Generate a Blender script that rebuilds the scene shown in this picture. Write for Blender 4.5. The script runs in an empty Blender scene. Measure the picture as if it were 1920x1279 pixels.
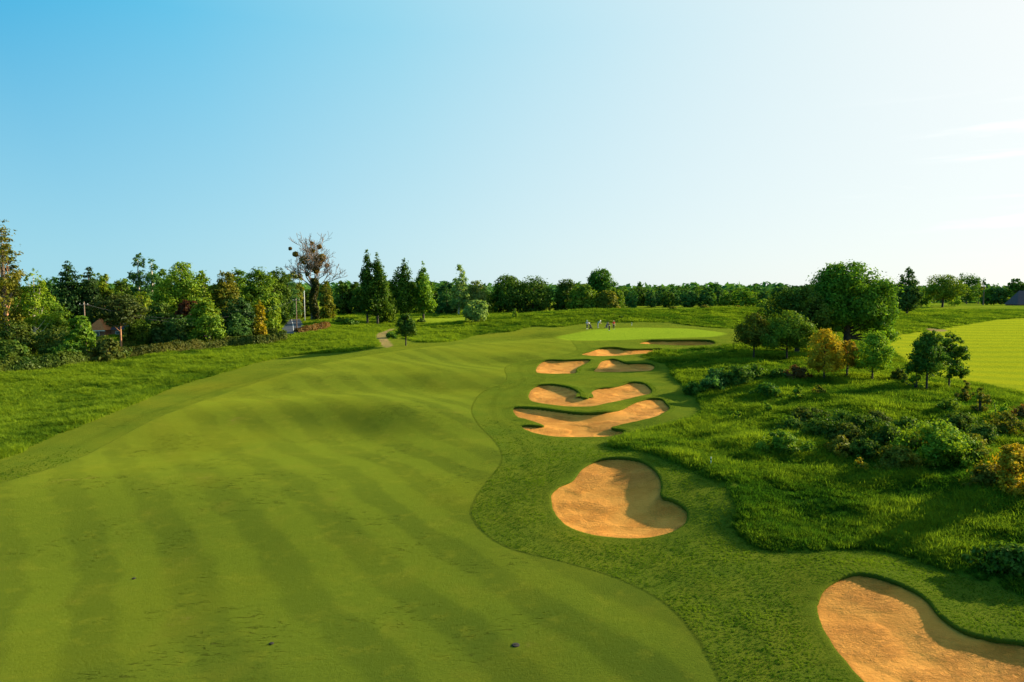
import bpy, math, random
import numpy as np
from mathutils import Vector
random.seed(7); RNG = np.random.default_rng(11)
PI = math.pi
scn = bpy.context.scene
COL = scn.collection
# ------------------------------------------------------------------ camera
CAMH = 12.0; F = 1280.0; CX, CY, HOR = 960.0, 639.5, 546.0
PITCH = math.atan((CY - HOR) / F)
cam = bpy.data.cameras.new('camera'); cam.sensor_width = 36; cam.lens = 24.0
cam.clip_start = 0.5; cam.clip_end = 20000
camo = bpy.data.objects.new('camera', cam); COL.objects.link(camo)
camo.location = (0, 0, CAMH); camo.rotation_euler = (PI/2 - PITCH, 0, 0)
scn.camera = camo
cP, sP = math.cos(PITCH), math.sin(PITCH)
def ray(px, py):
    """direction with y component 1 through a point of the photograph"""
    px = np.asarray(px, float); py = np.asarray(py, float)
    v = CY - py
    y = F*cP + v*sP; z = -F*sP + v*cP
    return (px - CX)/y, z/y
def W(px, py, d):
    a, b = ray(px, py); return (float(a*d), float(d), float(CAMH + b*d))
def WZ(px, py, z):
    a, b = ray(px, py); d = (z - CAMH)/b; return (float(a*d), float(d), float(z))
# ------------------------------------------------------------------ noise
def _h(i, j, s):
    n = (i*374761393 + j*668265263 + s*974634777) & 0xffffffff
    n = ((n ^ (n >> 13))*1274126177) & 0xffffffff
    return ((n ^ (n >> 16)) & 0xffff)/65535.0
def vnoise(x, y, s=0):
    xi = np.floor(x).astype(np.int64); yi = np.floor(y).astype(np.int64)
    fx = x - xi; fy = y - yi
    fx = fx*fx*(3 - 2*fx); fy = fy*fy*(3 - 2*fy)
    a = _h(xi, yi, s); b = _h(xi+1, yi, s); c = _h(xi, yi+1, s); d = _h(xi+1, yi+1, s)
    return (a*(1-fx) + b*fx)*(1-fy) + (c*(1-fx) + d*fx)*fy - 0.5
def fbm(x, y, s=0, o=3):
    r = 0; a = 1.0
    for k in range(o):
        r = r + a*vnoise(x*2**k + 17.3*k, y*2**k - 9.1*k, s+k); a *= .5
    return r
def sstep(a, b, x):
    t = np.clip((x - a)/(b - a), 0, 1); return t*t*(3 - 2*t)
# ------------------------------------------------------------------ terrain: smooth surface through survey points
CP = []
def cz(px, py, z): CP.append(WZ(px, py, z))
def cd(px, py, d): CP.append(W(px, py, d))
for x in (-60, -20, 20, 60):
    CP.append((x, 0, 0.)); CP.append((x, -25, 0.))
for px, py, z in [(0,1279,0),(500,1279,0),(1000,1279,0),(1400,1279,.1),(1750,1279,.1),(1920,1279,.15),(2150,1250,.6),(-400,1200,0),(2500,1200,1.2),
    (0,1060,-.25),(300,1030,-.25),(600,1030,-.1),(900,1030,-.05),(0,905,.5),(250,895,.6),(500,880,.55),(700,900,.15),(250,850,-.05),(500,840,.0),
    (280,790,.65),(120,845,.3),(600,757,1.35),(750,764,1.4),(860,768,1.1),(450,760,1.05),(500,800,.3),(680,810,.15),(860,830,.2),(380,790,.5),
    (560,705,1.6),(700,690,2.15),(820,697,2.25),(940,703,1.95),(640,730,.95),(760,726,1.05),(860,728,1.05),(520,740,.9),
    (800,657,2.9),(1000,661,2.85),(860,678,1.8),(960,682,1.8),(900,640,2.8),(1000,632,3.2),(700,662,2.3),
    (1180,855,1.0),(1275,870,1.2),(1380,950,1.1),(1335,898,1.32),(1262,922,.85),(1310,950,.75),(1390,900,1.1),(1450,960,.6),(960,900,.15),(950,1000,.0),(1200,1060,.1),(1030,930,.3),(1150,1015,.1),(1295,975,.5),(1150,862,.8),
    (1100,850,.55),(1040,860,.35),
    (1620,1080,.5),(1750,1150,.52),(1920,1205,.5),(1540,1150,.25),(1600,1270,.1),(1700,1060,.5),
    (1100,824,.4),(1100,770,1.05),(1230,760,1.15),(980,775,.8),(1100,762,1.1),(1100,726,1.6),(1010,730,1.3),(1100,702,1.7),(1100,675,2.3),(1160,670,2.4),(1160,655,3.05),
    (1270,650,3.0),(1270,639,3.6),(1320,700,2.1),(1400,700,2.4),(1320,650,3.2),(1400,640,3.4),(1230,722,1.7),(1290,790,.9),
    (1600,760,2.5),(1735,733,2.2),(1635,714,2.3),(1475,674,2.7),(1413,674,2.5),(1550,712,2.35),(1500,750,2.1),(1300,740,1.4),(1920,760,1.7),(1780,830,1.7),(1600,860,1.2),
    (1450,900,.9),(1920,900,1.9),(1850,1000,1.0),(1700,1000,.55),(1500,1040,.35),(1920,1100,.65),(1400,830,1.1),(1480,800,1.6),(2200,900,2.6),(2300,760,2.0),
    (1920,752,.9),(1850,715,1.0),(1780,690,1.1),(1750,645,1.6),(1900,650,1.6),(1920,603,3.5),(1720,606,3.4),(1560,620,3.0),(1650,660,1.5),(2300,640,2.),(2300,600,3.6)]:
    cz(px, py, z)
for px, py, d in [(1150,637,118),(1150,622,133),(1150,610,148),(1350,620,133),(1350,612,146),(1040,622,133),(1000,612,150),
    (1180,583,172),(1100,584,170),(1050,590,170),(960,592,180),(1250,588,172),(1350,581,185),(1450,578,195),(1120,598,156),(1280,600,156),
    (761,648,115),(650,642,124),(640,601,182),(720,604,178),(860,603,170),(780,622,148),(860,622,145),(930,606,160),(560,602,190),(548,624,140),
    (0,697,95),(250,668,110),(500,640,130),(0,780,67),(250,730,82),(450,690,98),(600,650,120),(-500,720,95),(0,640,140),(250,622,160),(-500,640,150),(400,610,180),
    (-700,900,45)]:
    cd(px, py, d)
for px, z, d in [(0,3.5,260),(400,4,260),(800,4.5,260),(1150,4.6,215),(1350,4.6,230),(1000,4.6,215),(1600,5,300),(1767,5,300),(1900,5.5,310),(2300,5.5,300),(-600,3,260),
                 (0,5,420),(960,5,420),(1900,5.5,420),(2600,5,420),(-700,5,420)]:
    a, b = ray(px, 500); CP.append((float(a*d), d, z))
CP = np.array(CP)
def warp(x, y):
    s = np.maximum(y, -40) + 55.0
    return x/s*2.2, np.log(s)*2.0
cu, cv = warp(CP[:,0], CP[:,1])
n = len(CP)
def U(r2): return 0.5*r2*np.log(r2 + 1e-9)
K = U((cu[:,None]-cu)**2 + (cv[:,None]-cv)**2) + np.eye(n)*2e-4
Pm = np.stack([np.ones(n), cu, cv], 1)
A = np.block([[K, Pm], [Pm.T, np.zeros((3,3))]])
sol = np.linalg.solve(A, np.concatenate([CP[:,2], np.zeros(3)]))
def Htps(x, y):
    x = np.asarray(x, float); y = np.asarray(y, float); sh = x.shape
    x = x.ravel(); y = y.ravel(); out = np.empty(len(x))
    for i in range(0, len(x), 20000):
        u, v = warp(x[i:i+20000], y[i:i+20000])
        r2 = (u[:,None]-cu)**2 + (v[:,None]-cv)**2
        out[i:i+20000] = U(r2) @ sol[:n] + sol[n] + sol[n+1]*u + sol[n+2]*v
    return out.reshape(sh)
def Hbase(x, y):
    x = np.asarray(x, float); y = np.asarray(y, float)
    h = Htps(x, y)
    r = np.hypot(x, y)
    far = sstep(300, 430, r)
    near = sstep(-45, -5, y)
    h = np.clip(h, -1.5, 9)
    h = h*near*(1-far) + 5.0*far
    h = h + 0.10*fbm(x/13., y/11., 5, 2)*near + 1.5*far*fbm(x/160., y/160., 9, 2)
    bmp = np.exp(-((x-11)/13)**2-((y-52)/34)**2)
    h = h + .55*bmp*fbm(x/6.0, y/6.5, 61, 2) + .42*sstep(42, 60, y)*sstep(150, 110, y)*sstep(14, 4, x)*sstep(-60, -35, x)*fbm(x/15., (y+.3*x)/9., 71, 2)
    return h
def hit(px, py, fn=Hbase):
    px = np.atleast_1d(np.asarray(px, float)); py = np.atleast_1d(np.asarray(py, float))
    a, b = ray(px, py)
    D = 14*np.exp(np.linspace(0, math.log(600/14.), 520))
    X = a[:,None]*D; Y = np.broadcast_to(D, X.shape); Z = CAMH + b[:,None]*D
    G = fn(X, Y) - Z
    idx = np.argmax(G > 0, 1); idx = np.where((G > 0).any(1), np.maximum(idx, 1), len(D)-1)
    k = np.arange(len(px))
    g0 = G[k, idx-1]; g1 = G[k, idx]; t = np.clip(-g0/(g1-g0+1e-9), 0, 1)
    d = D[idx-1]*(1-t) + D[idx]*t
    return np.stack([a*d, d], 1)
def smooth_closed(p, m=6):
    p = np.array(p, float); n_ = len(p); out = []
    for i in range(n_):
        p0, p1, p2, p3 = p[i-1], p[i], p[(i+1) % n_], p[(i+2) % n_]
        for t in np.arange(m)/m:
            out.append(0.5*((2*p1) + (p2-p0)*t + (2*p0-5*p1+4*p2-p3)*t*t + (3*p1-p0-3*p2+p3)*t**3))
    return np.array(out)
def poly(pts, m=6, fn=Hbase):
    s = smooth_closed(pts, m); return hit(s[:,0], s[:,1], fn)
def sdf(P, x, y, pad=6.0, big=-50.0):
    """signed distance, positive inside polygon P; limited to pad outside its box"""
    x = np.asarray(x, float); y = np.asarray(y, float); sh = x.shape; x = x.ravel(); y = y.ravel()
    out = np.full(len(x), big)
    m = (x > P[:,0].min()-pad) & (x < P[:,0].max()+pad) & (y > P[:,1].min()-pad) & (y < P[:,1].max()+pad)
    ids = np.nonzero(m)[0]
    Ax, Ay = P[:,0], P[:,1]; Bx, By = np.roll(Ax, -1), np.roll(Ay, -1)
    ex, ey = Bx-Ax, By-Ay; L2 = ex*ex + ey*ey + 1e-12
    for i in range(0, len(ids), 12000):
        q = ids[i:i+12000]; X = x[q][:,None]; Y = y[q][:,None]
        t = np.clip(((X-Ax)*ex + (Y-Ay)*ey)/L2, 0, 1)
        d = np.sqrt(((X-Ax-t*ex)**2 + (Y-Ay-t*ey)**2).min(1))
        c = ((Ay > Y) != (By > Y)) & (X < (Bx-Ax)*(Y-Ay)/(By-Ay+1e-12) + Ax)
        ins = c.sum(1) % 2 == 1
        out[q] = np.where(ins, d, -d)
    return out.reshape(sh)
# ------------------------------------------------------------------ zones traced from the photograph, laid on the ground
FAIR = poly([(-700,1500),(-700,1000),(-300,990),(0,906),(90,880),(165,852),(235,815),(300,782),(380,752),(450,728),(520,705),(600,683),(680,668),(760,656),(840,647),(910,642),(1000,636),
    (1060,634),(1075,645),(1080,658),(1040,669),(985,677),(955,684),(946,693),(950,706),(944,718),(905,735),(888,755),(885,775),(900,800),(925,825),(940,850),(938,870),(915,900),(890,935),(884,965),
    (908,1000),(960,1030),(1060,1055),(1160,1086),(1240,1127),(1292,1178),(1330,1240),(1375,1330),(1450,1500)], 6)
SEMI = poly([(-700,1600),(-700,960),(-300,950),(0,862),(50,840),(90,822),(160,795),(270,750),(330,725),(430,696),(480,681),(560,666),(650,660),(700,652),(725,640),
    (745,632),(790,642),(850,640),(900,628),(960,622),(1000,612),(1050,613),(1100,606),(1180,604),(1250,605),(1310,612),(1380,617),(1440,612),(1450,625),(1430,636),(1400,643),(1350,650),(1300,655),
    (1250,660),(1205,668),(1225,676),(1255,690),(1262,706),(1280,722),(1302,745),(1318,768),(1290,790),(1230,805),(1180,820),(1142,836),(1180,846),(1215,852),(1250,865),(1300,885),(1345,905),(1375,930),
    (1385,960),(1378,985),(1395,1010),(1430,1030),(1500,1036),(1560,1032),(1640,1032),(1700,1045),(1770,1070),(1850,1095),(1920,1115),(2100,1180),(2300,1400),(1900,1600)], 5)
GREEN = poly([(1040,632),(1075,624),(1120,617),(1200,614),(1290,616),(1340,621),(1365,626),(1340,632),(1280,634),(1200,637),(1120,639),(1060,638)], 5)
FAIR2 = poly([(1690,672),(1655,640),(1690,628),(1760,618),(1830,606),(1900,598),(2100,598),(2500,620),(2500,800),(2100,775),(1930,744),(1850,728),(1785,713),(1720,695)], 5)
FAIR3 = poly([(772,600),(800,597),(860,596),(915,597),(900,603),(850,606),(795,606)], 4)
PATH = poly([(722,652),(708,640),(704,630),(715,623),(728,620),(738,615),(745,617),(734,624),(726,630),(730,638),(737,648)], 4)
SAND2 = poly([(1738,616),(1758,616.5),(1776,619),(1772,622),(1750,621),(1736,619)], 4)
# bunkers: name -> outline
BK = {
 'heart': [(1033,925),(1045,915),(1070,903),(1090,880),(1115,868),(1155,863),(1200,868),(1228,885),(1241,908),(1241,935),(1262,944),(1282,956),(1292,970),(1282,987),(1252,1002),(1205,1010),(1150,1009),(1100,1001),(1060,985),(1038,960),(1032,940)],
 'corner': [(1530,1130),(1545,1105),(1575,1088),(1610,1080),(1650,1087),(1700,1105),(1740,1130),(1765,1160),(1810,1190),(1870,1205),(1930,1212),(2060,1235),(2150,1290),(2090,1400),(1850,1430),(1720,1360),(1625,1285),(1575,1230),(1548,1190),(1533,1160)],
 'long': [(961,770),(968,766),(1010,768),(1055,774),(1095,778),(1130,776),(1165,768),(1185,758),(1215,750),(1240,751),(1250,760),(1256,769),(1235,780),(1200,789),(1160,798),(1148,806),(1173,811),(1150,818),(1100,820),(1040,819),(1000,812),(977,802),(985,800),(1017,801),(1012,795),(985,786),(970,782)],
 'lobed': [(990,742),(996,730),(1010,724),(1040,723),(1070,729),(1086,738),(1090,747),(1102,748),(1106,739),(1115,731),(1150,727),(1180,719),(1205,720),(1218,728),(1222,738),(1200,744),(1170,751),(1140,757),(1105,763),(1060,763),(1020,758),(996,752)],
 'twin': [(1005,698),(1009,684),(1025,677),(1060,677),(1102,676),(1106,679),(1092,686),(1082,693),(1080,700),(1060,701),(1030,701)],
 'pair': [(1114,697),(1119,689),(1128,678),(1150,675),(1165,679),(1180,683),(1215,683),(1228,688),(1222,695),(1190,697),(1150,698)],
 'mid': [(1090,665),(1105,660),(1122,655),(1155,654),(1180,657),(1235,656),(1242,659),(1238,662),(1200,664),(1160,667),(1120,668)],
 'back': [(1198,644),(1220,640),(1260,640),(1325,640),(1341,645),(1325,647),(1280,648),(1230,646)],
}
BP = {}
SUNAZ = math.radians(66); SUNEL = math.radians(18.5)
BKP = {'heart': (.22,.24,1.), 'corner': (.16,.16,1.2), 'long': (.28,.22,.9), 'lobed': (.28,.2,.9), 'twin': (.3,.2,.9), 'pair': (.3,.2,.9), 'mid': (.7,.3,.9), 'back': (.8,.3,.9)}
def resample(P, step):
    seg = np.hypot(*(np.roll(P, -1, 0)-P).T); s = np.concatenate([[0], np.cumsum(seg)]); Q = np.vstack([P, P[:1]])
    m = max(24, int(s[-1]/step)); t = np.linspace(0, s[-1], m, endpoint=False)
    return np.stack([np.interp(t, s, Q[:,0]), np.interp(t, s, Q[:,1])], 1)
for k, v in BK.items():
    P = resample(poly(v, 6), .22)
    area = 0.5*np.sum(P[:,0]*np.roll(P[:,1], -1) - np.roll(P[:,0], -1)*P[:,1])
    if area < 0: P = P[::-1]
    T = np.roll(P, -1, 0) - np.roll(P, 1, 0)
    N = np.stack([T[:,1], -T[:,0]], 1); N /= np.linalg.norm(N, axis=1)[:,None]+1e-9
    for _ in range(4): N = (np.roll(N, 1, 0) + N + np.roll(N, -1, 0)); N /= np.linalg.norm(N, axis=1)[:,None]+1e-9
    side = sstep(-.35, .75, N @ np.array([.55, .83]))     # 1 on the far/right lip, 0 on the near side
    BP[k] = (P, N, side)
def bweights(k, x, y, p=2.5):
    P, N, side = BP[k]; out = np.empty(len(x)); Q = P[::2]; S = side[::2]
    for i in range(0, len(x), 8000):
        d2 = (x[i:i+8000,None]-Q[:,0])**2 + (y[i:i+8000,None]-Q[:,1])**2 + .2
        w = d2**(-p/2*1.5); out[i:i+8000] = (w*S).sum(1)/w.sum(1)
    return out
def Hfull(x, y, cut=False):
    x = np.asarray(x, float); y = np.asarray(y, float); sh = x.shape
    x = x.ravel(); y = y.ravel()
    h = Hbase(x, y)
    for k, (P, N, side) in BP.items():
        m = (x > P[:,0].min()-7) & (x < P[:,0].max()+7) & (y > P[:,1].min()-7) & (y < P[:,1].max()+7)
        q = np.nonzero(m)[0]
        if not len(q): continue
        d = -sdf(P, x[q], y[q], 8)                         # positive outside
        w = bweights(k, x[q], y[q])
        dep, rid, wid = BKP[k]
        dd = np.maximum(d, 0)
        h[q] += w*rid*np.where(d > 0, np.exp(-((dd)/(1.9*wid))**2), 1.0)*(.85)
        if cut: h[q] -= sstep(.45, .08, d)*(dep + .75)
    return h.reshape(sh)
HG = lambda x, y: Hfull(x, y)
def sand_z(k, x, y):
    P, N, side = BP[k]; dep, rid, wid = BKP[k]
    d = np.maximum(sdf(P, x, y, 5), 0)
    w = bweights(k, x, y)
    base = Hfull(x, y)
    e = .04 + w*.28*dep**.7
    a = np.exp(-d/1.3)
    return base - (e*a + (dep*(.4+.6*w) + .10 + w*rid*.85*.8)*(1-a)) - .10*w*0 + .03*fbm(x*.9, y*.9, 3)
# ------------------------------------------------------------------ material helpers
def mat(name):
    m = bpy.data.materials.new(name); m.use_nodes = True; nt = m.node_tree; nt.nodes.clear(); return m, nt
def N_(nt, t, **kw):
    nd = nt.nodes.new(t)
    for k, v in kw.items():
        if k.startswith('i_'):
            key = k[2:]; nd.inputs[int(key) if key.isdigit() else key.replace('_', ' ')].default_value = v
        else: setattr(nd, k, v)
    return nd
def lk(nt, a, b): nt.links.new(a, b)
def rgb(r, g, b): return (r, g, b, 1)
def noise(nt, vec, scale, detail=4, rough=.55, dist=0):
    nd = N_(nt, 'ShaderNodeTexNoise'); nd.inputs['Scale'].default_value = scale; nd.inputs['Detail'].default_value = detail
    nd.inputs['Roughness'].default_value = rough; nd.inputs['Distortion'].default_value = dist; lk(nt, vec, nd.inputs['Vector']); return nd.outputs['Fac']
def maprange(nt, v, a, b, c=0, d=1, smooth=True):
    nd = N_(nt, 'ShaderNodeMapRange'); nd.interpolation_type = 'SMOOTHSTEP' if smooth else 'LINEAR'
    for i, val in zip((1,2,3,4), (a,b,c,d)): nd.inputs[i].default_value = val
    lk(nt, v, nd.inputs[0]); return nd.outputs[0]
def mixc(nt, fac, a, b, bt='MIX'):
    nd = N_(nt, 'ShaderNodeMix'); nd.data_type = 'RGBA'; nd.blend_type = bt
    for s, v in ((0, fac), (6, a), (7, b)):
        if isinstance(v, (int, float)): nd.inputs[s].default_value = v
        elif isinstance(v, tuple): nd.inputs[s].default_value = v
        else: lk(nt, v, nd.inputs[s])
    return nd.outputs[2]
def math_(nt, op, a, b=0.0, c=None):
    nd = N_(nt, 'ShaderNodeMath'); nd.operation = op
    for s, v in ((0, a), (1, b), (2, c)):
        if v is None: continue
        if isinstance(v, (int, float)): nd.inputs[s].default_value = v
        else: lk(nt, v, nd.inputs[s])
    return nd.outputs[0]
def attr(nt, name, t='GEOMETRY'):
    nd = N_(nt, 'ShaderNodeAttribute'); nd.attribute_name = name; nd.attribute_type = t; return nd.outputs['Fac']
def scaled(nt, vec, s):
    nd = N_(nt, 'ShaderNodeMapping'); nd.inputs['Scale'].default_value = s; lk(nt, vec, nd.inputs['Vector']); return nd.outputs[0]
def simple(name, col, rough=.8, var=.12, scale=3.0, bump=0.0, metal=0.0):
    m, nt = mat(name)
    pos = N_(nt, 'ShaderNodeTexCoord').outputs['Object']
    f = noise(nt, pos, scale)
    c = mixc(nt, maprange(nt, f, .3, .7), tuple(x*(1-var) for x in col[:3])+(1,), tuple(min(1, x*(1+var)) for x in col[:3])+(1,))
    b = N_(nt, 'ShaderNodeBsdfPrincipled'); b.inputs['Roughness'].default_value = rough; b.inputs['Metallic'].default_value = metal
    lk(nt, c, b.inputs['Base Color'])
    if bump:
        bn = N_(nt, 'ShaderNodeBump'); bn.inputs['Strength'].default_value = bump; bn.inputs['Distance'].default_value = .05
        lk(nt, noise(nt, pos, scale*6), bn.inputs['Height']); lk(nt, bn.outputs[0], b.inputs['Normal'])
    o = N_(nt, 'ShaderNodeOutputMaterial'); lk(nt, b.outputs[0], o.inputs[0]); return m
# --- grass ground
def ground_material():
    m, nt = mat('course_grass')
    pos = N_(nt, 'ShaderNodeNewGeometry').outputs['Position']
    n_l = noise(nt, pos, .045, 4, .6); n_m = noise(nt, pos, .35, 5, .65); n_s = noise(nt, pos, 2.6, 6, .75); n_x = noise(nt, pos, 11., 5, .8)
    # mowing stripes running away to the upper left of the fairway
    az = math.radians(-34.5)
    sx = N_(nt, 'ShaderNodeSeparateXYZ'); lk(nt, pos, sx.inputs[0])
    across = math_(nt, 'ADD', math_(nt, 'MULTIPLY', sx.outputs[0], math.cos(az)), math_(nt, 'MULTIPLY', sx.outputs[1], -math.sin(az)))
    wob = math_(nt, 'MULTIPLY', math_(nt, 'SUBTRACT', noise(nt, pos, .05, 3, .5), .5), 5.0)
    wob2 = math_(nt, 'MULTIPLY', math_(nt, 'SUBTRACT', n_m, .5), 1.6)
    across = math_(nt, 'ADD', math_(nt, 'ADD', across, wob), wob2)
    st = math_(nt, 'SINE', math_(nt, 'MULTIPLY', across, 2*PI/3.6))
    st = maprange(nt, st, -.5, .5)
    stamp = maprange(nt, noise(nt, pos, .04, 2, .5), .3, .62, .5, 1)
    st = math_(nt, 'MULTIPLY', st, stamp)
    fc = mixc(nt, st, rgb(0.07038,0.09783,0.009649), rgb(0.03378,0.05755,0.007722))
    fc = mixc(nt, math_(nt, 'MULTIPLY', maprange(nt, n_l, .45, .68), .8), fc, rgb(0.09139,0.09783,0.007722))
    fc = mixc(nt, math_(nt, 'MULTIPLY', maprange(nt, n_s, .35, .8), .35), fc, rgb(0.03871,0.05755,0.007722))
    fc = mixc(nt, math_(nt, 'MULTIPLY', maprange(nt, n_m, .5, .75), .35), fc, rgb(0.1197,0.1094,0.01287))
    fc = mixc(nt, math_(nt, 'MULTIPLY', maprange(nt, n_x, .45, .75), .45), fc, rgb(0.03137,0.05251,0.00792))
    grain = noise(nt, pos, 26., 4, .85)
    fc = mixc(nt, math_(nt, 'MULTIPLY', maprange(nt, grain, .5, .72), .5), fc, rgb(.024,.042,.006))
    fc = mixc(nt, math_(nt, 'MULTIPLY', maprange(nt, noise(nt, pos, .8, 5, .7), .52, .7), .35), fc, rgb(.125,.125,.012))
    # scattered divots and worm casts
    streak = noise(nt, scaled(nt, pos, (1.6, 5.2, 1)), 1.0, 6, .85, .8)
    patch = maprange(nt, noise(nt, pos, .16, 3, .6), .50, .62)
    div = math_(nt, 'MULTIPLY', maprange(nt, streak, .565, .63), patch)
    fc = mixc(nt, math_(nt, 'MULTIPLY', div, .75), fc, rgb(0.02357,0.0263,0.0091))
    bare = math_(nt, 'MULTIPLY', maprange(nt, n_m, .64, .74), maprange(nt, n_s, .5, .62))
    fc = mixc(nt, math_(nt, 'MULTIPLY', bare, .6), fc, rgb(0.1346,0.07896,0.0325))
    # semi rough
    sc = mixc(nt, maprange(nt, n_m, .3, .7), rgb(0.04883,0.08399,0.00864), rgb(0.08645,0.1065,0.0096))
    sc = mixc(nt, math_(nt, 'MULTIPLY', maprange(nt, n_x, .42, .72), .7), sc, rgb(0.02254,0.042,0.00576))
    sc = mixc(nt, math_(nt, 'MULTIPLY', maprange(nt, n_l, .5, .7), .5), sc, rgb(0.1278,0.1119,0.0096))
    rings = math_(nt, 'SINE', math_(nt, 'ADD', math_(nt, 'MULTIPLY', attr(nt, 'd_fair'), 2*PI/2.3), math_(nt, 'MULTIPLY', n_m, 1.2)))
    ringm = math_(nt, 'MULTIPLY', maprange(nt, rings, .3, 1), maprange(nt, attr(nt, 'd_fair'), -7, -1, 0, .32))
    sc = mixc(nt, ringm, sc, rgb(0.02104,0.042,0.00576))
    # thin dark mower line between cuts
    dfn = math_(nt, 'ADD', attr(nt, 'd_fair'), math_(nt, 'MULTIPLY', math_(nt, 'SUBTRACT', n_s, .5), .25))
    fair = maprange(nt, dfn, -.04, .06)
    line = math_(nt, 'MULTIPLY', math_(nt, 'SUBTRACT', maprange(nt, dfn, -.16, -.06), fair), maprange(nt, n_m, .35, .6, .25, 1))
    c = mixc(nt, fair, sc, fc)
    c = mixc(nt, math_(nt, 'MULTIPLY', line, .5), c, rgb(0.02254,0.0336,0.0048))
    # green
    g = maprange(nt, attr(nt, 'd_green'), -.4, 1.3)
    c = mixc(nt, g, c, mixc(nt, n_m, rgb(.125,.195,.012), rgb(.16,.225,.014)))
    # second fairway with its own bands; sun-lit glow put into the yellow base
    b2 = math_(nt, 'SINE', math_(nt, 'MULTIPLY', math_(nt, 'ADD', math_(nt, 'MULTIPLY', sx.outputs[1], .97), math_(nt, 'ADD', math_(nt, 'MULTIPLY', sx.outputs[0], .12), math_(nt, 'MULTIPLY', n_m, 3.0))), 2*PI/7.))
    c2 = mixc(nt, maprange(nt, b2, -.6, .9, 0, .6), rgb(.225,.235,.008), rgb(.145,.185,.009))
    c = mixc(nt, maprange(nt, math_(nt, 'ADD', attr(nt, 'd_fair2'), math_(nt, 'MULTIPLY', math_(nt, 'SUBTRACT', n_m, .5), 3.0)), -1.2, 1.2), c, c2)
    # tall rough
    t1 = mixc(nt, maprange(nt, n_l, .35, .65), rgb(0.03712,0.08855,0.007), rgb(0.1072,0.1449,0.01))
    t1 = mixc(nt, math_(nt, 'MULTIPLY', maprange(nt, n_s, .4, .7), .6), t1, rgb(0.0165,0.04025,0.005))
    t1 = mixc(nt, math_(nt, 'MULTIPLY', maprange(nt, n_m, .55, .75), .7), t1, rgb(0.1568,0.153,0.015))
    dsn = math_(nt, 'ADD', attr(nt, 'd_semi'), math_(nt, 'MULTIPLY', math_(nt, 'SUBTRACT', n_s, .5), .5))
    c = mixc(nt, maprange(nt, dsn, .05, -.15), c, t1)
    c = mixc(nt, maprange(nt, math_(nt, 'ADD', attr(nt, 'd_fair2'), math_(nt, 'MULTIPLY', math_(nt, 'SUBTRACT', n_m, .5), 3.0)), -1.2, 1.2), c, c2)
    c = mixc(nt, maprange(nt, attr(nt, 'd_fair3'), -.6, 1.), c, rgb(.13,.19,.012))
    c = mixc(nt, maprange(nt, math_(nt, 'ADD', attr(nt, 'd_path'), math_(nt, 'MULTIPLY', math_(nt, 'SUBTRACT', n_m, .5), 1.5)), -.2, .5), c, mixc(nt, n_s, rgb(.15,.09,.045), rgb(.24,.15,.085)))
    b = N_(nt, 'ShaderNodeBsdfPrincipled'); b.inputs['Roughness'].default_value = 1; b.inputs['Specular IOR Level'].default_value = 0
    b.inputs['Sheen Weight'].default_value = .12; b.inputs['Sheen Roughness'].default_value = .42; b.inputs['Sheen Tint'].default_value = rgb(.80,.94,.05)
    lk(nt, c, b.inputs['Base Color'])
    rough = maprange(nt, attr(nt, 'd_fair'), -.1, .1, 1, .45)
    hgt = math_(nt, 'ADD', math_(nt, 'MULTIPLY', n_x, .8), math_(nt, 'MULTIPLY', noise(nt, pos, 30., 3, .8), .5))
    hgt = math_(nt, 'MULTIPLY', math_(nt, 'SUBTRACT', math_(nt, 'ADD', hgt, math_(nt, 'MULTIPLY', n_s, .6)), div), rough)
    bn = N_(nt, 'ShaderNodeBump'); bn.inputs['Strength'].default_value = .8; bn.inputs['Distance'].default_value = .09
    lk(nt, hgt, bn.inputs['Height']); lk(nt, bn.outputs[0], b.inputs['Normal'])
    o = N_(nt, 'ShaderNodeOutputMaterial'); lk(nt, b.outputs[0], o.inputs[0]); return m
def sand_material():
    m, nt = mat('bunker_sand')
    pos = N_(nt, 'ShaderNodeNewGeometry').outputs['Position']
    a = noise(nt, pos, .8, 4); b_ = noise(nt, pos, 7., 6, .75); f = noise(nt, scaled(nt, pos, (3.2, 5., 1)), 1.0, 5, .75, .6)
    c = mixc(nt, maprange(nt, a, .3, .7), rgb(.47,.185,.026), rgb(.57,.245,.040))
    c = mixc(nt, math_(nt, 'MULTIPLY', maprange(nt, b_, .5, .75), .3), c, rgb(.29,.105,.016))
    patch = maprange(nt, noise(nt, pos, .28, 2, .5), .42, .58, .12, 1.0)
    rk = math_(nt, 'SINE', math_(nt, 'MULTIPLY', attr(nt, 'd_edge'), 2*PI/.42))
    h = math_(nt, 'ADD', math_(nt, 'MULTIPLY', math_(nt, 'MULTIPLY', f, patch), 4.6), math_(nt, 'ADD', math_(nt, 'MULTIPLY', b_, .25), math_(nt, 'MULTIPLY', rk, .014)))
    bn = N_(nt, 'ShaderNodeBump'); bn.inputs['Strength'].default_value = .75; bn.inputs['Distance'].default_value = .16
    lk(nt, h, bn.inputs['Height'])
    b = N_(nt, 'ShaderNodeBsdfPrincipled'); b.inputs['Roughness'].default_value = .95; b.inputs['Specular IOR Level'].default_value = .1
    lk(nt, c, b.inputs['Base Color']); lk(nt, bn.outputs[0], b.inputs['Normal'])
    o = N_(nt, 'ShaderNodeOutputMaterial'); lk(nt, b.outputs[0], o.inputs[0]); return m
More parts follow.
